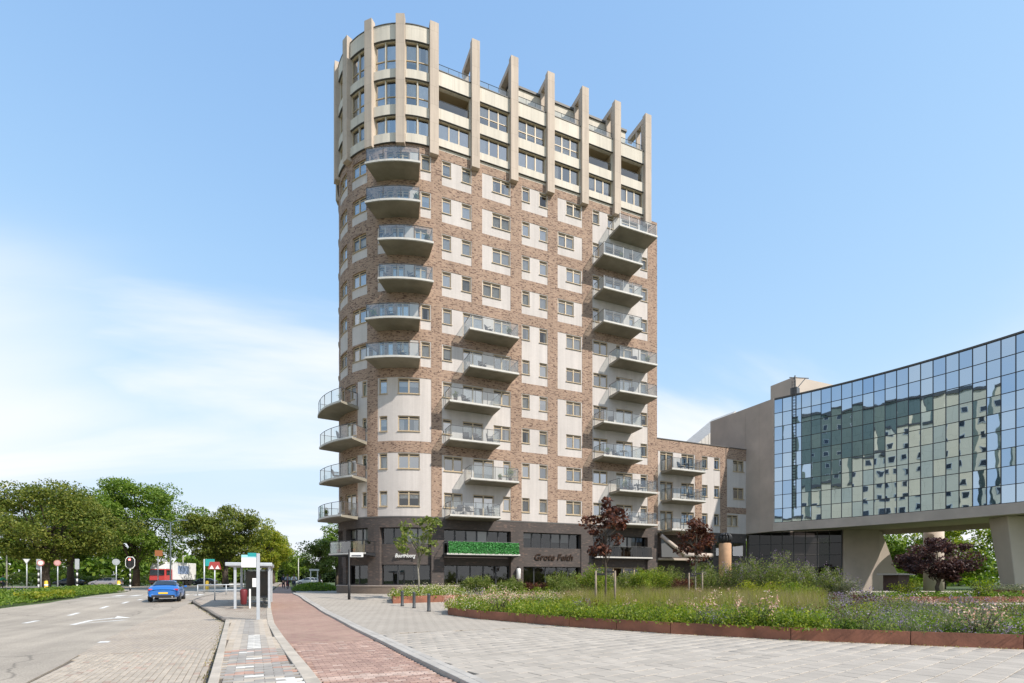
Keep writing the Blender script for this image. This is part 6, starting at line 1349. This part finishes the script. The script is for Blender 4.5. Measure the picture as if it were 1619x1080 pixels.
put = [(12.6,1,'the lowest wide balcony, left of the glass doors'),(13.6,1,'the lowest wide balcony, beside its table'),(15.4,1,'the lowest wide balcony, at its right end'),(13.2,3,'the wide balcony two floors above the lowest'),(14.2,3,'the wide balcony two floors above the lowest, by its doors'),(15.3,3,'the wide balcony two floors above the lowest, at its right railing'),(29.0,1,'the lowest right hand balcony'),(30.6,1,'the lowest right hand balcony, at its end'),(29.4,2,'the second right hand balcony'),(30.3,2,'the second right hand balcony, at its end'),(27.6,3,'the third right hand balcony'),(28.6,9,'the second highest right hand balcony')]
for i, (X, k, l) in enumerate(put): putb(CH, ub(X), .75, fl(k), R((-40,35,80,-20,15,70,-60,30,0,45,20,-30)[i]), 'dark chair on '+l, 'chair', 'balcony chairs')
for X, k, l in ((13.1,1,'the lowest wide balcony'),(29.8,1,'the lowest right hand balcony'),(29.85,2,'the second right hand balcony'),(28.3,3,'the third right hand balcony')): putb(TB, ub(X), .95, fl(k), 0, 'small round white table on '+l, 'table', 'balcony tables')
for th_, k, l in ((28,8,'the rounded balcony with the dark chairs, third from the top'),(25,8,'the third rounded balcony from the top, by the railing'),(64,3,'the corner balcony second from the top of four'),(70,2,'the corner balcony second from the bottom')): putb(CH, ut(th_), .9, fl(k), R(th_), 'dark chair on '+l, 'chair', 'balcony chairs')
for th_, k, w_ in ((22,10,'highest'),(30,9,'second highest'),(14,7,'fourth'),(26,6,'fifth'),(20,5,'lowest')): putb(CH, ut(th_), .95, fl(k), R(th_+25), 'dark chair on the '+w_+' rounded balcony', 'chair', 'balcony chairs')
for X, k, w_ in ((28.6,10,'highest'),(27.2,8,'third highest'),(27.4,7,'fourth highest'),(29.6,6,'fifth highest'),(29.2,5,'sixth highest'),(27.0,4,'seventh highest')): putb(CH, ub(X), .8, fl(k), R(X*37 % 90-45), 'dark chair on the '+w_+' right hand balcony', 'chair', 'balcony chairs')
for X, k, w_ in ((15.2,6,'highest'),(14.6,5,'second highest'),(13.2,4,'third highest')): putb(CH, ub(X), .8, fl(k), R(X*53 % 90-45), 'dark chair on the '+w_+' wide balcony', 'chair', 'balcony chairs')
def potplant(u, o, z, h_, label, lm=LM['bright']):
    p = P(u, o, z); r = empty('potted_plant', p, label, 'plant', 'balcony plants'); m = MB(); m.lathe([(.11,0),(.16,.28),(.17,.3)], p, 12); m.build('pot', M_pot, r, True)
    C = np.array(p)+np.array([0,0,.3])+rng.normal(size=(260,3))*np.array([.16,.16,.2])*h_+np.array([0,0,h_*.45]); V, F = leaves_arr(C, .13, .45, .2); npmesh('foliage', V, F, lm, r)
potplant(ub(16.9), 1.2, fl(2), .95, 'leafy green pot plant at the right end of the second wide balcony'); potplant(ub(16.2), .7, fl(2), .4, 'small pot plant on the second wide balcony')
potplant(ub(28.2), 1.3, fl(2), .7, 'green pot plant on the second right hand balcony'); potplant(ut(50), 1.2, 3.62, .6, 'pot plant on the low glass balcony above the shop', LM['grey']); potplant(ut(63), 1.2, 3.62, .7, 'pale pot plant at the end of the low glass balcony above the shop', LM['grey'])
for X, k, w_ in ((27.9,9,'second highest right hand'),(30.8,6,'fifth highest right hand'),(26.4,3,'third lowest right hand'),(16.8,6,'highest wide'),(12.2,4,'third highest wide')): potplant(ub(X), 1.2, fl(k), .55, 'pot plant on the '+w_+' balcony')
for th_, k, w_ in ((12,9,'second highest rounded'),(6,8,'third highest rounded'),(36,6,'fifth rounded'),(60,4,'highest corner'),(80,1,'lowest corner')): potplant(ut(th_), 1.25, fl(k), .55, 'pot plant on the '+w_+' balcony', LM['shrub'])
# wing balconies
YWs = YW; YW = 40.92
for X, k, l in ((35.2,3,'the highest wing balcony'),(36.2,3,'the highest wing balcony, at its end'),(36.4,2,'the middle wing balcony')): putb(CH, ub(X), .8, WZ[k]-1.92, R(20), 'dark chair on '+l, 'chair', 'balcony chairs')
for X, k, l in ((35.7,3,'the highest wing balcony'),(35.8,2,'the middle wing balcony'),(35.4,1,'the lowest wing balcony')): putb(TB, ub(X), .9, WZ[k]-1.92, 0, 'white table on '+l, 'table', 'balcony tables')
YW = YWs
# fallen leaves and tufts at the foot of the planter
rng = np.random.default_rng(9)
t = rng.uniform(0,1,420); k = rng.integers(1, len(PF)-3, 420); pf = np.array(PF); C = pf[k]*(1-t)[:,None]+pf[k+1]*t[:,None]-np.abs(rng.normal(0,.10,(420,1)))*np.array([[.8,.6]])
V, F = leaves_arr(np.column_stack([C, .012+rng.uniform(0,.012,420)]), .05, .55, 3); npmesh('leaf_litter', V, F, M_straw, label='dry leaves and crumbs along the foot of the long planter', cat='litter', kind='stuff')
Yk = rng.uniform(8, 33, 500); Xk = np.array([interp(KL, q) for q in Yk])-np.abs(rng.normal(0,.07,500))-.02
V, F = leaves_arr(np.column_stack([Xk, Yk, vz(Yk)-.09+rng.uniform(0,.015,500)]), .05, .55, 3); npmesh('leaf_litter', V, F, M_straw, label='dry leaves in the gutter of the bus bay', cat='litter', kind='stuff')
